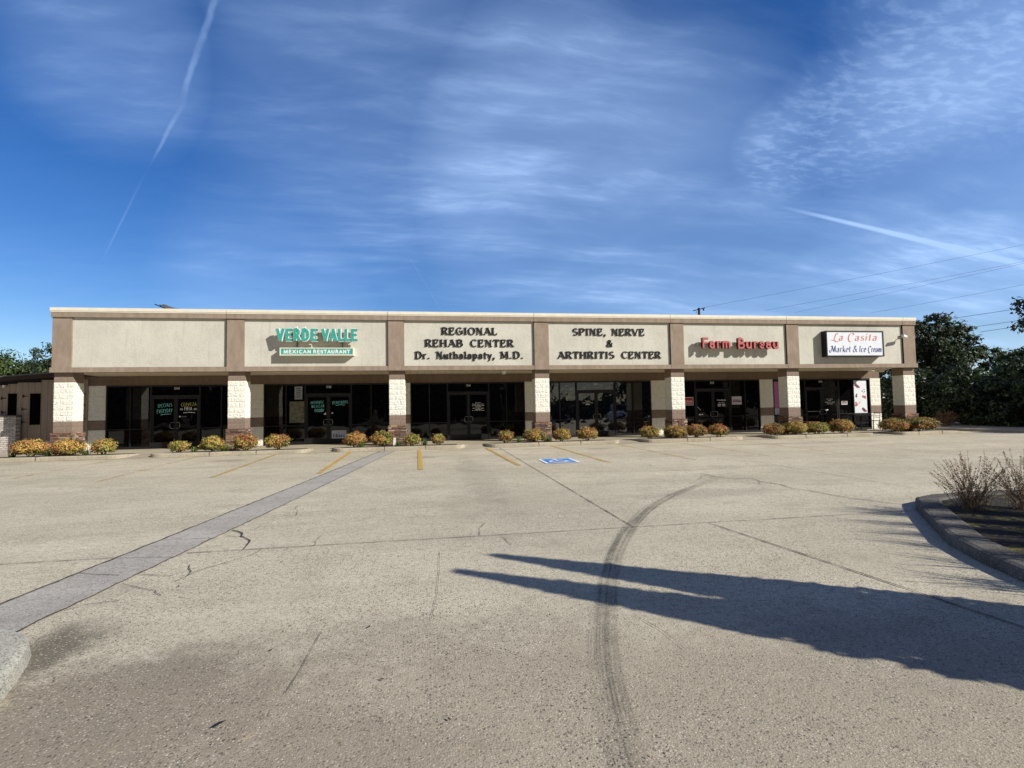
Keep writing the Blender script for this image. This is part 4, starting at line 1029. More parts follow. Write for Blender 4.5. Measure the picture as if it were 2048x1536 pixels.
blobs(M_plum, [(22.08, 2.32, .085), (22.16, 2.24, .08), (22.26, 2.19, .05), (22.56, 2.06, .03), (22.44, 1.98, .035), (22.58, 1.95, .03), (22.08, 1.72, .055), (22.10, 1.80, .045), (22.45, 1.04, .07), (22.53, .98, .075), (22.62, .94, .045)])
blobs(M_berry, [(22.48, 1.70, .055), (22.59, 1.66, .07), (22.04, 1.38, .05), (22.05, 1.26, .07), (22.12, 1.30, .04)])
blobs(plain('cream_print', (.70, .50, .44), .6), [(22.24, 1.36, .05), (22.30, 1.42, .035), (22.52, 1.90, .03)])
t = poster(21.19, 21.53, 1.29, 1.475, M_white, 'small white notice with dark red bars on the ice cream shop glass')
for z_ in (1.325, 1.385, 1.435):
    mb = MB(); mb.box(21.215, 21.50, GY - .0165, GY - .0145, z_, z_ + .035); mb.build('printing', plain('maroon_print', (.14, .012, .016), .6), t)

# --- small fixtures on the building
t = thing('ceiling_light', 'small white fixture under the soffit before the rehab doors', 'light fixture', (3.3, 1.3, SOFZ - .13))
mb = MB(); mb.box(3.22, 3.38, 1.22, 1.38, SOFZ - .10, SOFZ); mb.build('housing', M_white, t)
mb = MB(); mb.box(3.25, 3.35, 1.25, 1.35, SOFZ - .13, SOFZ - .10); mb.build('lens', M_cream, t)
t = thing('ceiling_light', 'long cream fixture under the right end of the soffit', 'light fixture', (22.5, 1.6, SOFZ - .14))
mb = MB(); mb.box(22.25, 22.75, 1.45, 1.75, SOFZ - .05, SOFZ); mb.build('housing', M_cream, t)
mb = MB(); mb.box(22.34, 22.66, 1.5, 1.7, SOFZ - .14, SOFZ - .05); mb.build('lens', M_cream, t)
t = thing('security_camera', 'small grey security camera bracketed to the far right pilaster', 'camera', (22.2, -.01, 4.45))
mb = MB(); mb.box(22.10, 22.24, -.03, -.006, 4.42, 4.56); mb.build('wall_plate', M_galv, t)
mb = MB(); mb.tube([(22.15, -.03, 4.49), (22.12, -.20, 4.46)], .018, 6); mb.build('bracket', M_galv, t)
mb = MB(); mb.obox((22.04, -.28, 4.45), (.15, .06, -.02), (-.02, .05, 0), (.006, 0, .045)); mb.build('housing', M_white, t)
t = thing('roof_antenna', 'grey folded antenna standing above the parapet at the left', 'antenna', (-11.0, 3.0, 4.6))
mb = MB(); mb.tube([(-11.0, 3.0, 4.6), (-11.0, 3.0, 6.0)], .035, 6); mb.build('mast', M_galv, t)
mb = MB()
for off in (0, .16, .30): mb.tube([(-11.50 + off, 3.0 + off * .4, 6.14 - off * .12), (-10.95 + off * .7, 3.05 + off * .4, 5.90)], .022, 5)
mb.build('boom', M_black, t)
mb = MB(); mb.obox((-11.0, 3.05, 6.02), (.17, .05, -.07), (0, .12, .02), (.02, 0, .05)); mb.build('reflector', M_galv, t)
mb = MB(); mb.tube([(-10.9, 3.0, 6.0), (-10.35, 3.0, 5.93)], .012, 4); mb.build('cable', M_galv, t)
t = tag(None or (lambda mb: (mb.box(-1.36, -1.26, -.28, -.20, 0.0, .34), mb.build('meter_post', M_white))[1])(MB()), 'short white utility post at the foot of the third column', 'post')
# bistro furniture before the ice cream shop
def stool_table(x, y, label, top=(.36, .30), h=.76, m=M_black):
    t = thing('cafe_table', label, 'table', (x, y, 0), 'cafe furniture before the ice cream shop')
    mb = MB(); mb.box(x - top[0], x + top[0], y - top[1], y + top[1], h - .03, h); mb.build('tabletop', m, t)
    mb = MB(); mb.tube([(x, y, .03), (x, y, h - .03)], .03, 8); mb.build('pedestal', M_black, t)
    mb = MB(); mb.box(x - .28, x + .28, y - .03, y + .03, 0, .03); mb.box(x - .03, x + .03, y - .28, y + .28, .001, .031); mb.build('base', M_black, t)
def cafe_chair(x, y, sgn, label):
    t = thing('cafe_chair', label, 'chair', (x, y, 0), 'cafe furniture before the ice cream shop')
    mb = MB(); mb.box(x - .21, x + .21, y - .20, y + .20, .44, .47); mb.build('seat', M_black, t)
    for ax in (-.19, .19):
        for ay in (-.18, .18):
            mb = MB(); mb.tube([(x + ax * 1.1, y + ay * 1.1, 0), (x + ax, y + ay, .44)], .013, 5); mb.build('leg', M_black, t)
    mb = MB()
    for ay in (-.18, .18): mb.tube([(x + sgn * .19, y + ay, .47), (x + sgn * .25, y + ay, .88)], .012, 5)
    for z_ in (.62, .72, .82, .88): mb.tube([(x + sgn * (.19 + (z_ - .47) * .146), y - .18, z_), (x + sgn * (.19 + (z_ - .47) * .146), y + .18, z_)], .012, 5)
    mb.build('backrest', M_black, t)
stool_table(21.55, 1.9, 'black cafe table in front of the fruit poster', (.42, .32))
cafe_chair(20.78, 1.9, -1, 'black metal cafe chair left of the table by the fruit poster')
cafe_chair(22.30, 1.95, 1, 'black metal cafe chair between the table and the far right pier')
stool_table(18.55, 1.75, 'low brown red table behind the bush beside the sixth column', (.32, .3), .49, plain('red_brown_top', (.16, .05, .04), .5))
cafe_chair(17.95, 1.95, -1, 'black metal cafe chair in the shade behind the sixth column')

# ------------------------------------------------------------------ annex at the left end
AN = thing('annex_building', 'tan board sided lean to joined to the left end of the shops', 'building', (-16, 3, 0))
AY = 2.6
def siding(t):
    co = obj_co(t); x = t.n('ShaderNodeSeparateXYZ', i_0=co).outputs[0]
    g = t.ramp(t.math('ABSOLUTE', t.math('SUBTRACT', t.math('FRACT', t.math('MULTIPLY', x, 4.4)), 0.5)), 0.0, 0.06, 1, 0)
    gr = t.n('ShaderNodeMapping'); t.put(gr.inputs[0], co); gr.inputs['Scale'].default_value = (16, 16, 1.2)
    n = t.noise(gr.outputs[0], 1.5, 5)
    c = t.mix(t.ramp(n, 0.3, 0.7), (0.30, 0.235, 0.175), (0.37, 0.30, 0.23))
    c = t.mix(t.math('MULTIPLY', g, 0.8), c, (0.10, 0.078, 0.06))
    return pbsdf(t, c, 0.85, bump(t, t.math('SUBTRACT', t.math('MULTIPLY', n, 0.3), g), 0.5, 0.01))
M_siding = mat('tan_siding', siding)
def wallpiece(mb, x0, x1, z0, z1): mb.box(x0, x1, AY, AY + .12, z0, z1)
mb = MB(); wz0 = .42
ROOF = lambda x: 2.99 + (x + 16.87) * .082
for (a, b, z0, z1) in ((-20, -16.61, wz0, 2.7), (-16.61, -16.28, wz0, 1.50), (-16.61, -16.28, 2.37, 2.75), (-16.28, -15.83, wz0, 2.8), (-15.83, -15.44, wz0, 1.09), (-15.83, -15.44, 2.36, 2.8), (-15.44, -13.76, wz0, 2.9)):
    wallpiece(mb, a, b, z0, z1)
mb.build('wall', M_siding, AN)
mb = MB(); mb.box(-20, -13.76, AY - .03, AY + .1, -.12, .42); mb.build('foundation_wall', plain('white_brick_paint', (.66, .64, .58), .85, .12, 14, .5), AN)
for (x0, x1, z0, z1) in ((-16.61, -16.28, 1.50, 2.37), (-15.83, -15.44, 1.09, 2.36)):
    mb = MB(); w_ = .03
    mb.box(x0 - w_, x0, AY - .015, AY + .1, z0 - w_, z1 + w_); mb.box(x1, x1 + w_, AY - .015, AY + .1, z0 - w_, z1 + w_); mb.box(x0, x1, AY - .014, AY + .1, z1, z1 + w_); mb.box(x0, x1, AY - .014, AY + .1, z0 - w_, z0)
    win = mb.build('window', M_siding, AN)
    mb = MB(); mb.box(x0, x1, AY + .05, AY + .06, z0, z1); mb.build('pane', M_glass, win)
for (x, z) in ((-16.06, 2.25), (-16.08, 1.73), (-16.10, 1.21), (-16.82, 2.18), (-16.80, 1.62), (-13.95, 2.3), (-13.95, 1.85), (-13.95, 1.3)):
    mb = MB(); mb.prism([(x - .03, z - .06), (x, z - .06), (x + .01, z - .02), (x + .14, z - .012), (x + .14, z + .012), (x + .01, z + .02), (x, z + .06), (x - .03, z + .06)], AY - .018, AY + .002); mb.build('hinge', M_black, AN)
mb = MB(); y0_, y1_ = AY - .30, AY + 4.0
for zt, th, m_ in ((.05, .05, 0), (0.0, .13, 1)):
    a, b = (-20, -13.55)
    mb.obox(((a + b) / 2, (y0_ + y1_) / 2 + (.02 if m_ else 0), (ROOF(a) + ROOF(b)) / 2 + zt - th / 2), ((b - a) / 2, 0, (ROOF(b) - ROOF(a)) / 2), (0, (y1_ - y0_) / 2, 0), (0, 0, th / 2), m_)
mb.build('roof', [M_galv, plain('dark_eave', (.05, .03, .022), .8)], AN)
mb = MB(); mb.box(-16.78, -16.70, AY - .06, AY, 2.60, 2.70); mb.build('wall_lamp', M_white, AN)
mb = MB(); mb.tube([(-13.75, AY - .18, 3.22), (-13.62, AY - .12, 3.4), (-13.52, AY - .02, 3.95), (-13.5, AY, 5.0)], .06, 8)
mb.build('downspout', M_galv, AN)

def brick_fn(t):
    co = obj_co(t)
    m = t.n('ShaderNodeMapping'); t.put(m.inputs[0], co); m.inputs['Rotation'].default_value = (RAD(90), 0, 0)
    b = t.n('ShaderNodeTexBrick', i_Vector=m.outputs[0], i_Scale=1.0); b.inputs['Brick Width'].default_value = .21; b.inputs['Row Height'].default_value = .075; b.inputs['Mortar Size'].default_value = .011
    b.inputs['Color1'].default_value = (.62, .58, .53, 1); b.inputs['Color2'].default_value = (.36, .31, .28, 1); b.inputs['Mortar'].default_value = (.26, .235, .21, 1)
    c = t.mix(t.ramp(t.noise(co, 12, 5), .45, .75, 0, .5), b.outputs[0], (.70, .67, .62))
    return pbsdf(t, c, .9, bump(t, t.math('MULTIPLY', b.outputs[1], -1.0), .6, .01))
t = thing('brick_pier', 'whitewashed brick pier at the left edge before the tan annex', 'brick pier', (-16.9, 2.35, -.1))
mb = MB(); mb.box(-18.2, -16.07, 2.25, 2.5, -.15, 1.44); mb.build('pier_body', mat('whitewashed_brick', brick_fn), t)
mb = MB(); mb.box(-18.22, -16.05, 2.23, 2.52, 1.441, 1.48); mb.build('coping', plain('dark_cap', (.07, .055, .05), .8), t)

# ------------------------------------------------------------------ plants
def rand_unit(n):
    v = nrng.normal(size=(n, 3)); return v / np.linalg.norm(v, axis=1, keepdims=True)

def leaf_quads(cen, nrm, L, Wd, cols, curl=0.25):
    """diamond leaves about centres; nrm is the preferred normal"""
    n = len(cen)
    nn = nrm / np.linalg.norm(nrm, axis=1, keepdims=True)
    a = np.cross(nn, rand_unit(n)); a /= np.linalg.norm(a, axis=1, keepdims=True) + 1e-9
    b = np.cross(nn, a)
    L = L[:, None]; Wd = Wd[:, None]
    V = np.stack([cen - a * L, cen + b * Wd - nn * L * curl, cen + a * L, cen - b * Wd - nn * L * curl], axis=1)
    return V

def pick(pal, wts, n, jit=0.25):
    pal = np.array(pal); idx = nrng.choice(len(pal), size=n, p=np.array(wts) / sum(wts))
    return np.clip(pal[idx] * nrng.uniform(1 - jit, 1 + jit, size=(n, 1)), 0, 1)

NAND = [(0.56, 0.39, 0.105), (0.50, 0.26, 0.085), (0.34, 0.11, 0.055), (0.37, 0.36, 0.085), (0.15, 0.18, 0.045), (0.06, 0.085, 0.028)]
def bush(px0, px1, ytop, ybase, wts, label, Y=-0.75, depth=None, z0=0.03):
    xc = (px0 + px1) / 2
    c = at_y(xc, ybase, Y); a = at_y(px0, ybase, Y); b = at_y(px1, ybase, Y); tp = at_y(xc, ytop, Y)
    rx = (b.x - a.x) / 2; h = tp.z - z0; ry = rx if depth is None else depth
    ry = min(ry, .62)
    t = thing('nandina_bush', label, 'bush', (c.x, Y, z0), 'nandina bushes in the planting beds')
    n = int(2300 * (rx / .5) ** 1.2)
    d = rand_unit(n * 2); d = d[d[:, 2] > -0.75][:n]; n = len(d)
    lump = .95 + .12 * np.sin(d[:, 0] * 7 + px0) * np.cos(d[:, 2] * 6 + px1) + .06 * np.sin(d[:, 1] * 11 + px0 * .3)
    r = (nrng.random(n) ** .20) * lump * nrng.normal(1, .04, n) * np.where(nrng.random(n) < .07, nrng.uniform(1.0, 1.2, n), 1.0)
    cen = np.array([c.x, Y, z0 + h * .50]) + d * r[:, None] * np.array([rx * .98, ry * .95, h * .50])
    cen[:, 2] = np.maximum(cen[:, 2], z0 + .02)
    nr = d + nrng.normal(scale=.55, size=(n, 3)) + np.array([0, 0, .35])
    cols = pick(NAND, wts, n, .3)
    kc = rand_unit(26); kcol = pick(NAND, wts, 26, .2); near = np.argmax(d @ kc.T, axis=1)
    same = nrng.random(n) < .5; cols[same] = (kcol[near] * nrng.uniform(.7, 1.3, (n, 1)))[same]; cols = np.clip(cols, 0, 1)
    low = (cen[:, 2] - z0) / h < nrng.uniform(.10, .42, size=n)     # lower leaves are darker green
    g = pick(NAND, [.3, .3, .5, 1.0, 2.6, 2.0], n, .3); cols[low] = g[low]
    sz = nrng.uniform(.024, .044, n) * (.8 + .4 * rx / .5)
    mb = MB(); mb.quads(leaf_quads(cen, nr, sz, sz * nrng.uniform(.32, .5, n), cols), cols); mb.build('foliage', M_leaf, t)
    mb = MB()
    for k in range(9):
        a_ = rng.uniform(0, 6.28); q = rng.uniform(.3, .8)
        mb.tube([(c.x + .05 * math.cos(a_), Y + .05 * math.sin(a_), z0 - .02), (c.x + rx * q * math.cos(a_), Y + ry * q * math.sin(a_), z0 + h * rng.uniform(.5, .85))], [.012, .005], 4)
    mb.build('stems', M_twig, t)
    return t
OR, YE, MX, BR = [1.9, 2.6, 2.0, .8, .5, .4], [2.2, .9, .4, 2.4, 1.4, .7], [2.0, 1.6, 1.3, 1.5, 1.1, .7], [1.0, 2.0, 1.6, .7, .9, 1.2]
bushes = [(25, 97, 877, 912, OR, 'wide orange red nandina bush before the tan annex, leftmost of all'), (102, 170, 877, 911, OR, 'orange red nandina bush hiding the foot of the leftmost column'),
    (181, 233, 877, 909, YE, 'compact yellow orange bush right of the leftmost column'), (337, 379, 881, 905, YE, 'small low yellow green bush below the CERVEZA door'),
    (400, 451, 871, 904, YE, 'round yellow bush just left of the second column'), (465, 518, 867, 902, MX, 'tall yellow bush with red lower leaves before the second column'),
    (529, 582, 868, 902, MX, 'round mixed yellow and red bush right of the second column'), (686, 736, 863, 895, OR, 'red and orange bush covering the pale blue notice on the restaurant door'),
    (739, 788, 861, 893, YE, 'yellow green bush just left of the third column'), (805, 842, 867, 893, YE, 'leaning yellow green bush just right of the third column'),
    (862, 891, 867, 890, YE, 'smallest yellow bush left of the rehab doors'), (995, 1028, 860, 887, MX, 'small yellow orange bush right of the rehab doors'),
    (1046, 1092, 857, 884, MX, 'wide orange bush leaning on the fourth column'), (1105, 1143, 856, 884, MX, 'round yellow orange bush just right of the fourth column'),
    (1153, 1196, 853, 881, MX, 'orange yellow bush before the spine center doors'), (1280, 1320, 851, 879, YE, 'green yellow bush left of the fifth column'),
    (1327, 1373, 850, 878, MX, 'orange bush directly before the fifth column'), (1374, 1413, 847, 875, OR, 'orange bush just right of the fifth column'),
    (1418, 1456, 847, 874, OR, 'reddish orange bush before the Farm Bureau doors'), (1526, 1566, 846, 872, BR, 'brown orange bush left of the sixth column'),
    (1569, 1612, 842, 869, YE, 'yellow brown bush directly before the sixth column'), (1613, 1654, 844, 868, YE, 'low yellow bush just right of the sixth column'),
    (1662, 1704, 838, 867, MX, 'orange bush before the ice cream shop doors'), (1764, 1812, 836, 865, BR, 'dark red brown bush left of the far right column'),
    (1812, 1871, 834, 862, BR, 'wide brown orange bush right of the far right column')]
for k, (a, b, yt, yb, w, lab) in enumerate(bushes):
    bush(a, b, yt, yb, w, lab, Y=-0.72 if k not in (24,) else -.55)
# leafless dark shrub by the hedge
def dry_shrub(x, y, z, h, r, label, name='dry_shrub', n=60, cat='shrub', beads=True, cols=((.36, .25, .15), (.48, .36, .24), (.20, .12, .07)), droop=.15):
    t = thing(name, label, cat, (x, y, z))
    mb = MB(); cen = []
    for k in range(n):
        a = rng.uniform(0, 6.28); q = rng.random() ** .6; hh = h * rng.uniform(.45, 1.0) * (1 - .35 * q)
        b0 = Vector((x + rng.gauss(0, r * .16), y + rng.gauss(0, r * .16), z))
        end = Vector((x + math.cos(a) * r * q, y + math.sin(a) * r * q, z + hh)); mid = b0.lerp(end, .5) + Vector((0, 0, h * .08))
        pts = [b0]
        for s_ in (.25, .5, .75, 1.0):
            p = (b0 * (1 - s_) ** 2 + mid * 2 * s_ * (1 - s_) + end * s_ ** 2) + Vector((rng.gauss(0, .006), rng.gauss(0, .006), 0)); pts.append(p)
        mb.tube(pts, [.0028, .0024, .002, .0016, .0012], 3, cap=False)
        m_ = int(44 * hh / h)
        for j in range(m_):
            s_ = rng.uniform(.28, 1.0); i_ = min(3, int(s_ * 4)); f = s_ * 4 - i_
            cen.append(pts[i_].lerp(pts[min(i_ + 1, 4)], f) + Vector((rng.gauss(0, .007), rng.gauss(0, .007), rng.gauss(0, .007))))
    mb.build('stems', M_twig, t)
    cen = np.array([tuple(v) for v in cen]); m_ = len(cen)
    c_ = pick(cols, [1] * len(cols), m_, .35); sz = nrng.uniform(.006, .013, m_) * (1 if beads else 2.6)
    mb = MB(); mb.quads(leaf_quads(cen, rand_unit(m_), sz, sz * .6, c_), c_); mb.build('seed_heads', M_leaf, t)
    return t
q = at_y(1893, 858, 3.5)
dry_shrub(q.x, 3.5, -.05, 1.15, .78, 'thin dark reddish shrub beside the hedge at the far right', n=110, beads=False, cols=((.22, .10, .05), (.30, .17, .09), (.14, .10, .05)))
pz = lot_z(-15) + .10
dry_shrub(7.42, -14.95, pz, .92, .48, 'wispy brown seed stems in the near planter, the nearer to the kerb tip', 'seed_stem_shrub', 120, 'shrub')
dry_shrub(8.05, -15.15, pz, .92, .48, 'wispy brown seed stems cut by the right frame edge', 'seed_stem_shrub', 110, 'shrub')
def blades(x, y, z, h, r, n, label, cols=((.10, .17, .035), (.20, .26, .06), (.06, .10, .025)), name='grass_clump', group='green grass clumps between the bushes'):
    t = thing(name, label, 'grass clump', (x, y, z), group)
    mb = MB()
    for k in range(n):
        a = rng.uniform(0, 6.28); q = r * rng.uniform(.3, 1.1); hh = h * rng.uniform(.55, 1.05)
        b = Vector((x + rng.gauss(0, r * .18), y + rng.gauss(0, r * .18), z)); e = Vector((x + q * math.cos(a), y + q * math.sin(a), z + hh * (.55 if q > r * .7 else 1)))
        m_ = b.lerp(e, .5) + Vector((0, 0, hh * .3)); sd_ = Vector((-math.sin(a), math.cos(a), 0)) * .007
        c = tuple(v * rng.uniform(.7, 1.3) for v in rng.choice(cols))
        mb.face([b - sd_, b + sd_, m_ + sd_, m_ - sd_], c=c); mb.face([m_ - sd_, m_ + sd_, e], c=c)
    mb.build('blades', M_leaf, t); return t
clumps = [(24, 908, 'green grass clump at the left end of the leftmost bed'), (96, 907, 'green grass clump between the two leftmost bushes'), (172, 906, 'small grass clump right of the leftmost column'),
    (388, 903, 'bright green grass clump between the two bushes below the CERVEZA door'), (452, 902, 'dark green grass clump at the left foot of the second column'), (722, 893, 'thin grass clump between the red and the yellow green bush'),
    (796, 892, 'grass clump at the foot of the third column'), (850, 891, 'pale grass clump beside the smallest yellow bush'), (1038, 885, 'green grass clump left of the fourth column'), (1096, 884, 'tiny grass clump at the right foot of the fourth column')]
for (x, y, lab) in clumps:
    p = at_y(x, y, -.95); blades(p.x, -.95, .02, rng.uniform(.24, .34), .26, 70, lab)
blades(8.25, -15.75, pz, .42, .30, 110, 'green weedy clump in the near planter at the right frame edge', name='weed_clump', group=None)
for (x, y, n_) in ((8.35, -15.95, 200), (8.0, -16.5, 230), (7.7, -17.0, 230), (7.45, -17.5, 230), (7.1, -18.1, 230), (6.8, -18.6, 200)):
    blades(x, y, lot_z(y) + .1, 1.75, .55, n_, 'tall ornamental grass in the planter beyond the right frame edge, shading its kerb', name='ornamental_grass', group='ornamental grasses outside the frame')

def tree(x, y, z, h, r, label, pal, wts, n=4200, name='broadleaf_tree', cat='tree', group=None, base=.25, leaf=.16, clusters=70, ry=None, trunk=.22, lean=(0, 0), gap=.55):
    t = thing(name, label, cat, (x, y, z), group)
    ry = ry or r
    cz = z + h * (1 + base) / 2; rz = h * (1 - base) / 2
    cc = rand_unit(clusters) * (nrng.random((clusters, 1)) ** .42) * np.array([r, ry, rz]) * .88 + np.array([x + lean[0], y + lean[1], cz])
    mb = MB(); top = Vector((x + lean[0] * .6, y + lean[1] * .6, z + h * .62))
    mb.tube([(x, y, z - .2), (x + rng.uniform(-.1, .1), y, z + h * .25), tuple(top)], [trunk, trunk * .75, trunk * .4], 8)
    for k in range(0, clusters, 3):
        s_ = rng.uniform(.35, .95); b = Vector((x, y, z)).lerp(top, s_)
        mb.tube([tuple(b), tuple(b.lerp(Vector(cc[k]), .55) + Vector((0, 0, -.1 * r))), tuple(cc[k])], [trunk * .3, trunk * .16, trunk * .05], 5, cap=False)
    mb.build('trunk', M_bark, t)
    per = n // clusters; cen = []; nr = []; col = []
    for k in range(clusters):
        rad = r * rng.uniform(.16, .34) * gap / .55; d = rand_unit(per)
        p = cc[k] + d * (nrng.random((per, 1)) ** .5) * rad * np.array([1, 1, .7])
        tone = rng.uniform(.65, 1.3)
        cen.append(p); nr.append(d + np.array([0, 0, .5])); col.append(pick(pal, wts, per, .3) * tone)
    cen = np.vstack(cen); nr = np.vstack(nr) + nrng.normal(scale=.4, size=cen.shape); col = np.clip(np.vstack(col), 0, 1)
    sz = nrng.uniform(.6, 1.25, len(cen)) * leaf
    mb = MB(); mb.quads(leaf_quads(cen, nr, sz, sz * .5, col), col); mb.build('crown', M_leaf, t)
    return t
DKG, DKW = [(.036, .056, .022), (.055, .085, .032), (.022, .036, .016), (.11, .14, .07)], [2, 2, 1.4, .8]
MDG = [(.055, .085, .022), (.085, .125, .032), (.035, .055, .018), (.12, .15, .04)]
gR = 'dark trees at the right end of the lot'
tree(38.4, 13.2, -.1, 8.5, 3.5, 'tallest dark tree just right of the shops, crown pierced by sky', DKG, DKW, 7000, group=gR, base=.34, leaf=.165, clusters=130, gap=.36)
tree(35.4, 15.5, -.1, 6.9, 2.4, 'dark tree tucked behind the right end of the shops', DKG, DKW, 4200, group=gR, base=.10, leaf=.16, clusters=60)
tree(41.6, 14.6, -.1, 7.4, 2.7, 'spreading dark tree right of the tallest tree', DKG, DKW, 5200, group=gR, base=.48, leaf=.165, clusters=100, gap=.34)
tree(46.6, 13.5, -.1, 6.1, 2.6, 'green topped tree near the right frame edge', MDG, DKW, 4600, group=gR, base=.35, leaf=.15, clusters=60)
tree(39.9, 4.2, -.1, 8.9, 4.5, 'tall tree whose branch tip enters at the right frame edge', DKG, DKW, 5200, group=gR, base=.60, leaf=.15, clusters=110, trunk=.26, gap=.36)
for k, (x, y, h, r, lab) in enumerate(((26.6, 10.4, 4.2, 1.9, 'dark overgrown bush seen through the gap beside the far right column'), (29.9, 7.2, 4.2, 1.9, 'dark overgrown bush at the left end of the hedge'),
        (31.0, 4.6, 4.2, 1.9, 'dark overgrown bush below the tallest tree'), (31.4, 2.2, 4.2, 1.9, 'dark overgrown bush right of the one below the tallest tree'),
        (31.6, -0.2, 4.3, 1.9, 'dark overgrown bush cut by the right frame edge'))):
    tree(x, y, -.25, h, r, lab, DKG, DKW, 7000, 'hedge_bush', 'bush', 'dark bushes along the right edge of the lot', base=-.14, leaf=.12, clusters=130, trunk=.1)
for k, (x, y, h, r, lab) in enumerate(((33.6, 4.0, 3.6, 2.2, 'dark bush filling in behind the middle of the hedge'), (34.2, .6, 3.6, 2.2, 'dark bush filling in behind the right end of the hedge'), (37, 10.5, 4.5, 2.6, 'farther dark bush below the sky gap'), (41.5, 9.5, 4.4, 2.6, 'farther dark bush near the right frame edge'))):
    tree(x, y, -.25, h, r, lab, DKG, DKW, 6000, 'hedge_bush', 'bush', 'dark bushes along the right edge of the lot', base=-.14, leaf=.15, clusters=90, trunk=.1)
# trees beyond the frame that shade the hedge
for k, (x, y, h, r) in enumerate(((36.6, -7.6, 10.2, 2.9), (39.5, -5.2, 11, 3.2), (42.5, -2.6, 12, 3.4), (46, .2, 12.5, 3.6), (51.5, 4.0, 12.5, 4.0), (56, 8.0, 13, 4.5))):
    tree(x, y, -.1, h, r, 'large dark tree beyond the right frame edge shading the hedge', DKG, DKW, 3600, group='trees beyond the right frame edge', base=.05, leaf=.26, clusters=60, trunk=.3)
gL = 'trees beyond the tan annex'
tree(-47.5, 45, -.1, 10.2, 4.2, 'dark tree at the left frame edge above the annex roof', MDG, DKW, 11000, group=gL, base=.05, leaf=.18, clusters=120, gap=.62)
tree(-43.5, 47, -.1, 10.6, 3.6, 'dark tree in the middle above the annex roof', DKG, DKW, 11000, group=gL, base=.05, leaf=.18, clusters=120, gap=.62)
tree(-39.2, 44, -.1, 9.8, 3.8, 'dark tree against the left end of the fascia', DKG, DKW, 11000, group=gL, base=.05, leaf=.18, clusters=120, gap=.62)
tree(-52.5, 46, -.1, 9.8, 4.4, 'dark tree cut by the left frame edge', MDG, DKW, 9000, group=gL, base=.05, leaf=.18, clusters=120, gap=.62)
for k, (x, y, h, r, lab) in enumerate(((-38.5, 30, 5.6, 2.8, 'light green bush above the annex roof at the left frame edge'), (-34.8, 31, 5.5, 2.6, 'light green bush above the middle of the annex roof'), (-31.2, 30, 5.3, 2.6, 'light green bush above the annex roof near the fascia'))):
    tree(x, y, -.1, h, r, lab, [(.08, .13, .03), (.13, .18, .045), (.05, .08, .02)], [1, 1, 1], 3000, 'green_bush', 'bush', 'light green bushes beyond the annex', base=-.05, leaf=.12, clusters=50, trunk=.1)

# conifers in the near planter: out of frame, their shadows lie across the lot
def conifer(x, y, z, h, r, label):
    t = thing('conifer', label, 'tree', (x, y, z), 'conifers in the near planter')
    mb = MB(); mb.tube([(x, y, z - .1), (x, y, z + h * .95)], [.06, .015], 6); mb.build('trunk', M_bark, t)
    n = 5200; s_ = nrng.random(n) ** .75; a = nrng.uniform(0, 6.283, n); q = r * np.clip((1 - s_) / .62, 0.01, 1) ** .85 * (nrng.random(n) ** .35)
    cen = np.stack([x + q * np.cos(a), y + q * np.sin(a), z + .08 + s_ * (h - .08)], 1)
    nr = np.stack([np.cos(a), np.sin(a), np.full(n, .4)], 1) + nrng.normal(scale=.5, size=(n, 3))
    col = pick(MDG, DKW, n, .3); sz = nrng.uniform(.05, .10, n)
    mb = MB(); mb.quads(leaf_quads(cen, nr, sz, sz * .6, col), col); mb.build('crown', M_leaf, t)
conifer(6.20, -19.40, lot_z(-19.4) + .1, 4.05, .50, 'conical evergreen in the near planter, the farther of the pair')
conifer(5.78, -19.86, lot_z(-20) + .1, 4.05, .46, 'conical evergreen in the near planter, the closer of the pair')

# wooded far side of the road, seen only mirrored in the shop glass
cen = []
for k in range(150):
    x = rng.uniform(-110, 150)
    low = 21 < x < 37
    hh = rng.uniform(2.6, 4.2) if low else rng.uniform(9, 14)
    y = -66 + rng.uniform(-5, 5)
    m_ = 90 if low else 230
    d = rand_unit(m_) * (nrng.random((m_, 1)) ** .4) * np.array([3.4, 3.0, hh * .5]) + np.array([x, y, lot_z(-60) + hh * .5]); cen.append(d)
cen = np.vstack(cen); n = len(cen); sz = nrng.uniform(.7, 1.4, n); c_ = pick(DKG, DKW, n, .3)
mb = MB(); mb.quads(leaf_quads(cen, rand_unit(n), sz, sz * .6, c_), c_)
tag(mb.build('far_wood', M_leaf), 'dark wood across the road mirrored in the shop windows', 'wood', kind='stuff')

# fallen leaves and grit
mb = MB()
for k in range(150):
    x, y = rng.uniform(-6, 9), rng.uniform(-20, -3)
    if 6.0 < x and y < -13.8: continue
    a = rng.uniform(0, 3.14); s_ = rng.uniform(.006, .02); z = lot_z(y) + .012
    u = Vector((math.cos(a), math.sin(a), 0)) * s_; v = Vector((-math.sin(a), math.cos(a), 0)) * s_ * .45
    p = Vector((x, y, z)); c = rng.choice(((.05, .035, .02), (.10, .06, .03), (.45, .42, .36), (.04, .04, .035)))
    mb.face([p - u, p - v, p + u + Vector((0, 0, .006)), p + v], c=c)
for (x, y) in ((437, 1449),):
    p = on_lot(x, y, .014); mb.face([p + Vector((-.03, -.01, 0)), p + Vector((.0, -.018, .004)), p + Vector((.035, .012, .012)), p + Vector((-.005, .015, .006))], c=(.03, .03, .03))
tag(mb.build('leaf_litter', M_leaf), 'scattered bits of leaf and grit on the concrete', 'litter', kind='stuff')

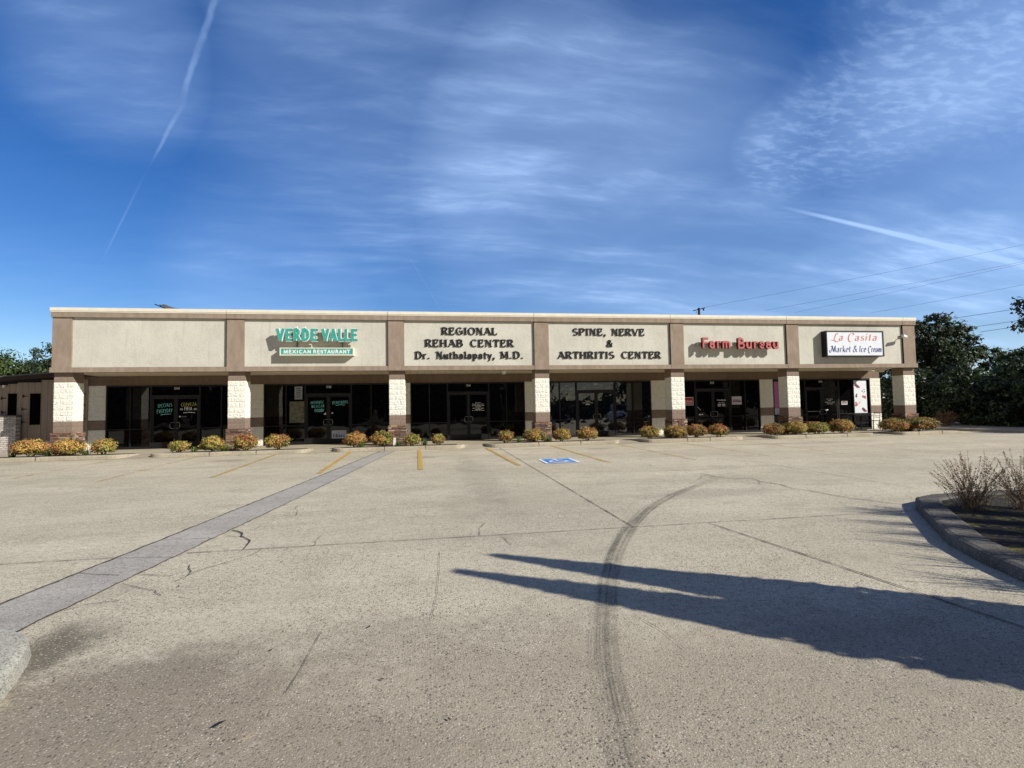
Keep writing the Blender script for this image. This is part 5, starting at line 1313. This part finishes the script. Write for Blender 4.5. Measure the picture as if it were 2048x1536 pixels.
# ------------------------------------------------------------------ pole and wires
pt = at_y(1397.7, 615.8, 25)
UP = thing('utility_pole', 'dark wooden utility pole top rising behind the parapet', 'utility pole', (pt.x, 25, 0))
mb = MB(); mb.tube([(pt.x, 25, -.3), (pt.x, 25, pt.z)], [.16, .11], 8); mb.build('pole', M_wood_pole, UP)
a_, b_ = at_y(1386, 621.5, 25.3), at_y(1410, 615.8, 24.8)
mb = MB(); mb.tube([tuple(a_), tuple(b_)], .045, 5); mb.build('crossarm', M_wood_pole, UP)
mb = MB(); q = at_y(1407, 619.5, 24.8); mb.tube([(q.x, q.y, q.z - .09), (q.x, q.y, q.z), (q.x, q.y, q.z + .09)], [.04, .1, .04], 8); mb.build('insulator', M_black, UP)
mb = MB(); q = at_y(1393, 624, 25); mb.tube([(q.x, 25, q.z + .1), (q.x - .06, 25, q.z), (q.x + .03, 25, q.z - .1)], .02, 5); mb.build('bracket', M_black, UP)
wires = [((1402, 616), (2250, 447), 'topmost thin power line rising to the right from the pole'), ((1530, 621), (2250, 482), 'second power line down over the right end of the shops'),
         ((1590, 625), (2250, 480), 'third power line down over the right end of the shops'), ((1740, 626), (2250, 528), 'fourth power line down over the right end of the shops'),
         ((1880, 640), (2250, 580), 'upper of the three dark wires running behind the right trees'), ((1930, 656), (2250, 604), 'middle of the three dark wires running behind the right trees'), ((1960, 664), (2250, 612), 'lowest of the three dark wires running behind the right trees')]
for k, (a, b, lab) in enumerate(wires):
    A = at_y(*a, 25); B = at_y(*b, 16); pts = []
    for j in range(13):
        s_ = j / 12; p = A.lerp(B, s_); p.z -= .5 * s_ * (1 - s_); pts.append(tuple(p))
    mb = MB(); mb.tube(pts, (.009 if k < 4 else .020), 4, cap=False)
    tag(mb.build('power_line', M_wire), lab, 'power line', 'power lines')

# ------------------------------------------------------------------ pickup truck seen mirrored in the glass
TR = thing('pickup_truck', 'white pickup truck mirrored in the glass of the spine center doors', 'truck', (16.4, -15.6, lot_z(-15.6)))
def TP(x, y, z):
    a = RAD(118); ca, sa = math.cos(a), math.sin(a)
    return (16.4 + x * ca - y * sa, -15.6 + x * sa + y * ca, lot_z(-15.6) + z)
def tsec(x, zs): return [TP(x, y, z) for y, z in zs]
def profile(w, z0, z1, sh=.0): return [(-w, z0), (-w, z1 - .12), (-w + .1 + sh, z1), (w - .1 - sh, z1), (w, z1 - .12), (w, z0)]
mb = MB()
mb.loft([tsec(2.75, profile(.88, .45, .95)), tsec(2.6, profile(.95, .42, 1.12)), tsec(1.25, profile(.97, .42, 1.20)), tsec(-.95, profile(.97, .42, 1.18)), tsec(-2.75, profile(.96, .45, 1.12))], cap=True)
body = mb.build('body', M_truck, TR, smooth=False)
mb = MB(); mb.loft([tsec(1.30, profile(.90, 1.15, 1.21, .02)), tsec(.65, profile(.84, 1.15, 1.82, .06)), tsec(-.75, profile(.84, 1.15, 1.84, .06)), tsec(-1.05, profile(.88, 1.15, 1.22, .02))], cap=True); mb.build('cab', M_truck, TR)
mb = MB(); mb.face([TP(1.27, -.72, 1.27), TP(1.27, .72, 1.27), TP(.70, .68, 1.78), TP(.70, -.68, 1.78)]); mb.build('windscreen', M_glass, TR)
for s_ in (-1, 1):
    mb = MB(); mb.face([TP(1.0, s_ * .935, 1.24), TP(.62, s_ * .87, 1.70), TP(-.68, s_ * .87, 1.72), TP(-.9, s_ * .935, 1.24)]); mb.build('side_window', M_glass, TR)
    mb = MB(); mb.obox(TP(2.74, s_ * .68, .88), tuple(Vector(TP(.02, 0, 0)) - Vector(TP(0, 0, 0))), tuple(Vector(TP(0, .17, 0)) - Vector(TP(0, 0, 0))), (0, 0, .08)); mb.build('headlight', M_sticker, TR)
    for wx in (1.75, -1.75):
        mb = MB(); mb.tube([TP(wx, s_ * .74, .38), TP(wx, s_ * .99, .38)], .38, 18); wh = mb.build('wheel', M_rubber, TR)
        mb = MB(); mb.tube([TP(wx, s_ * .985, .38), TP(wx, s_ * 1.0, .38)], .23, 12); mb.build('rim', M_chrome, wh)
mb = MB(); mb.obox(TP(2.72, 0, .84), tuple(Vector(TP(.05, 0, 0)) - Vector(TP(0, 0, 0))), tuple(Vector(TP(0, .48, 0)) - Vector(TP(0, 0, 0))), (0, 0, .13)); mb.build('grille', M_black, TR)
mb = MB(); mb.obox(TP(2.78, 0, .54), tuple(Vector(TP(.07, 0, 0)) - Vector(TP(0, 0, 0))), tuple(Vector(TP(0, .92, 0)) - Vector(TP(0, 0, 0))), (0, 0, .10)); mb.build('bumper', M_chrome, TR)
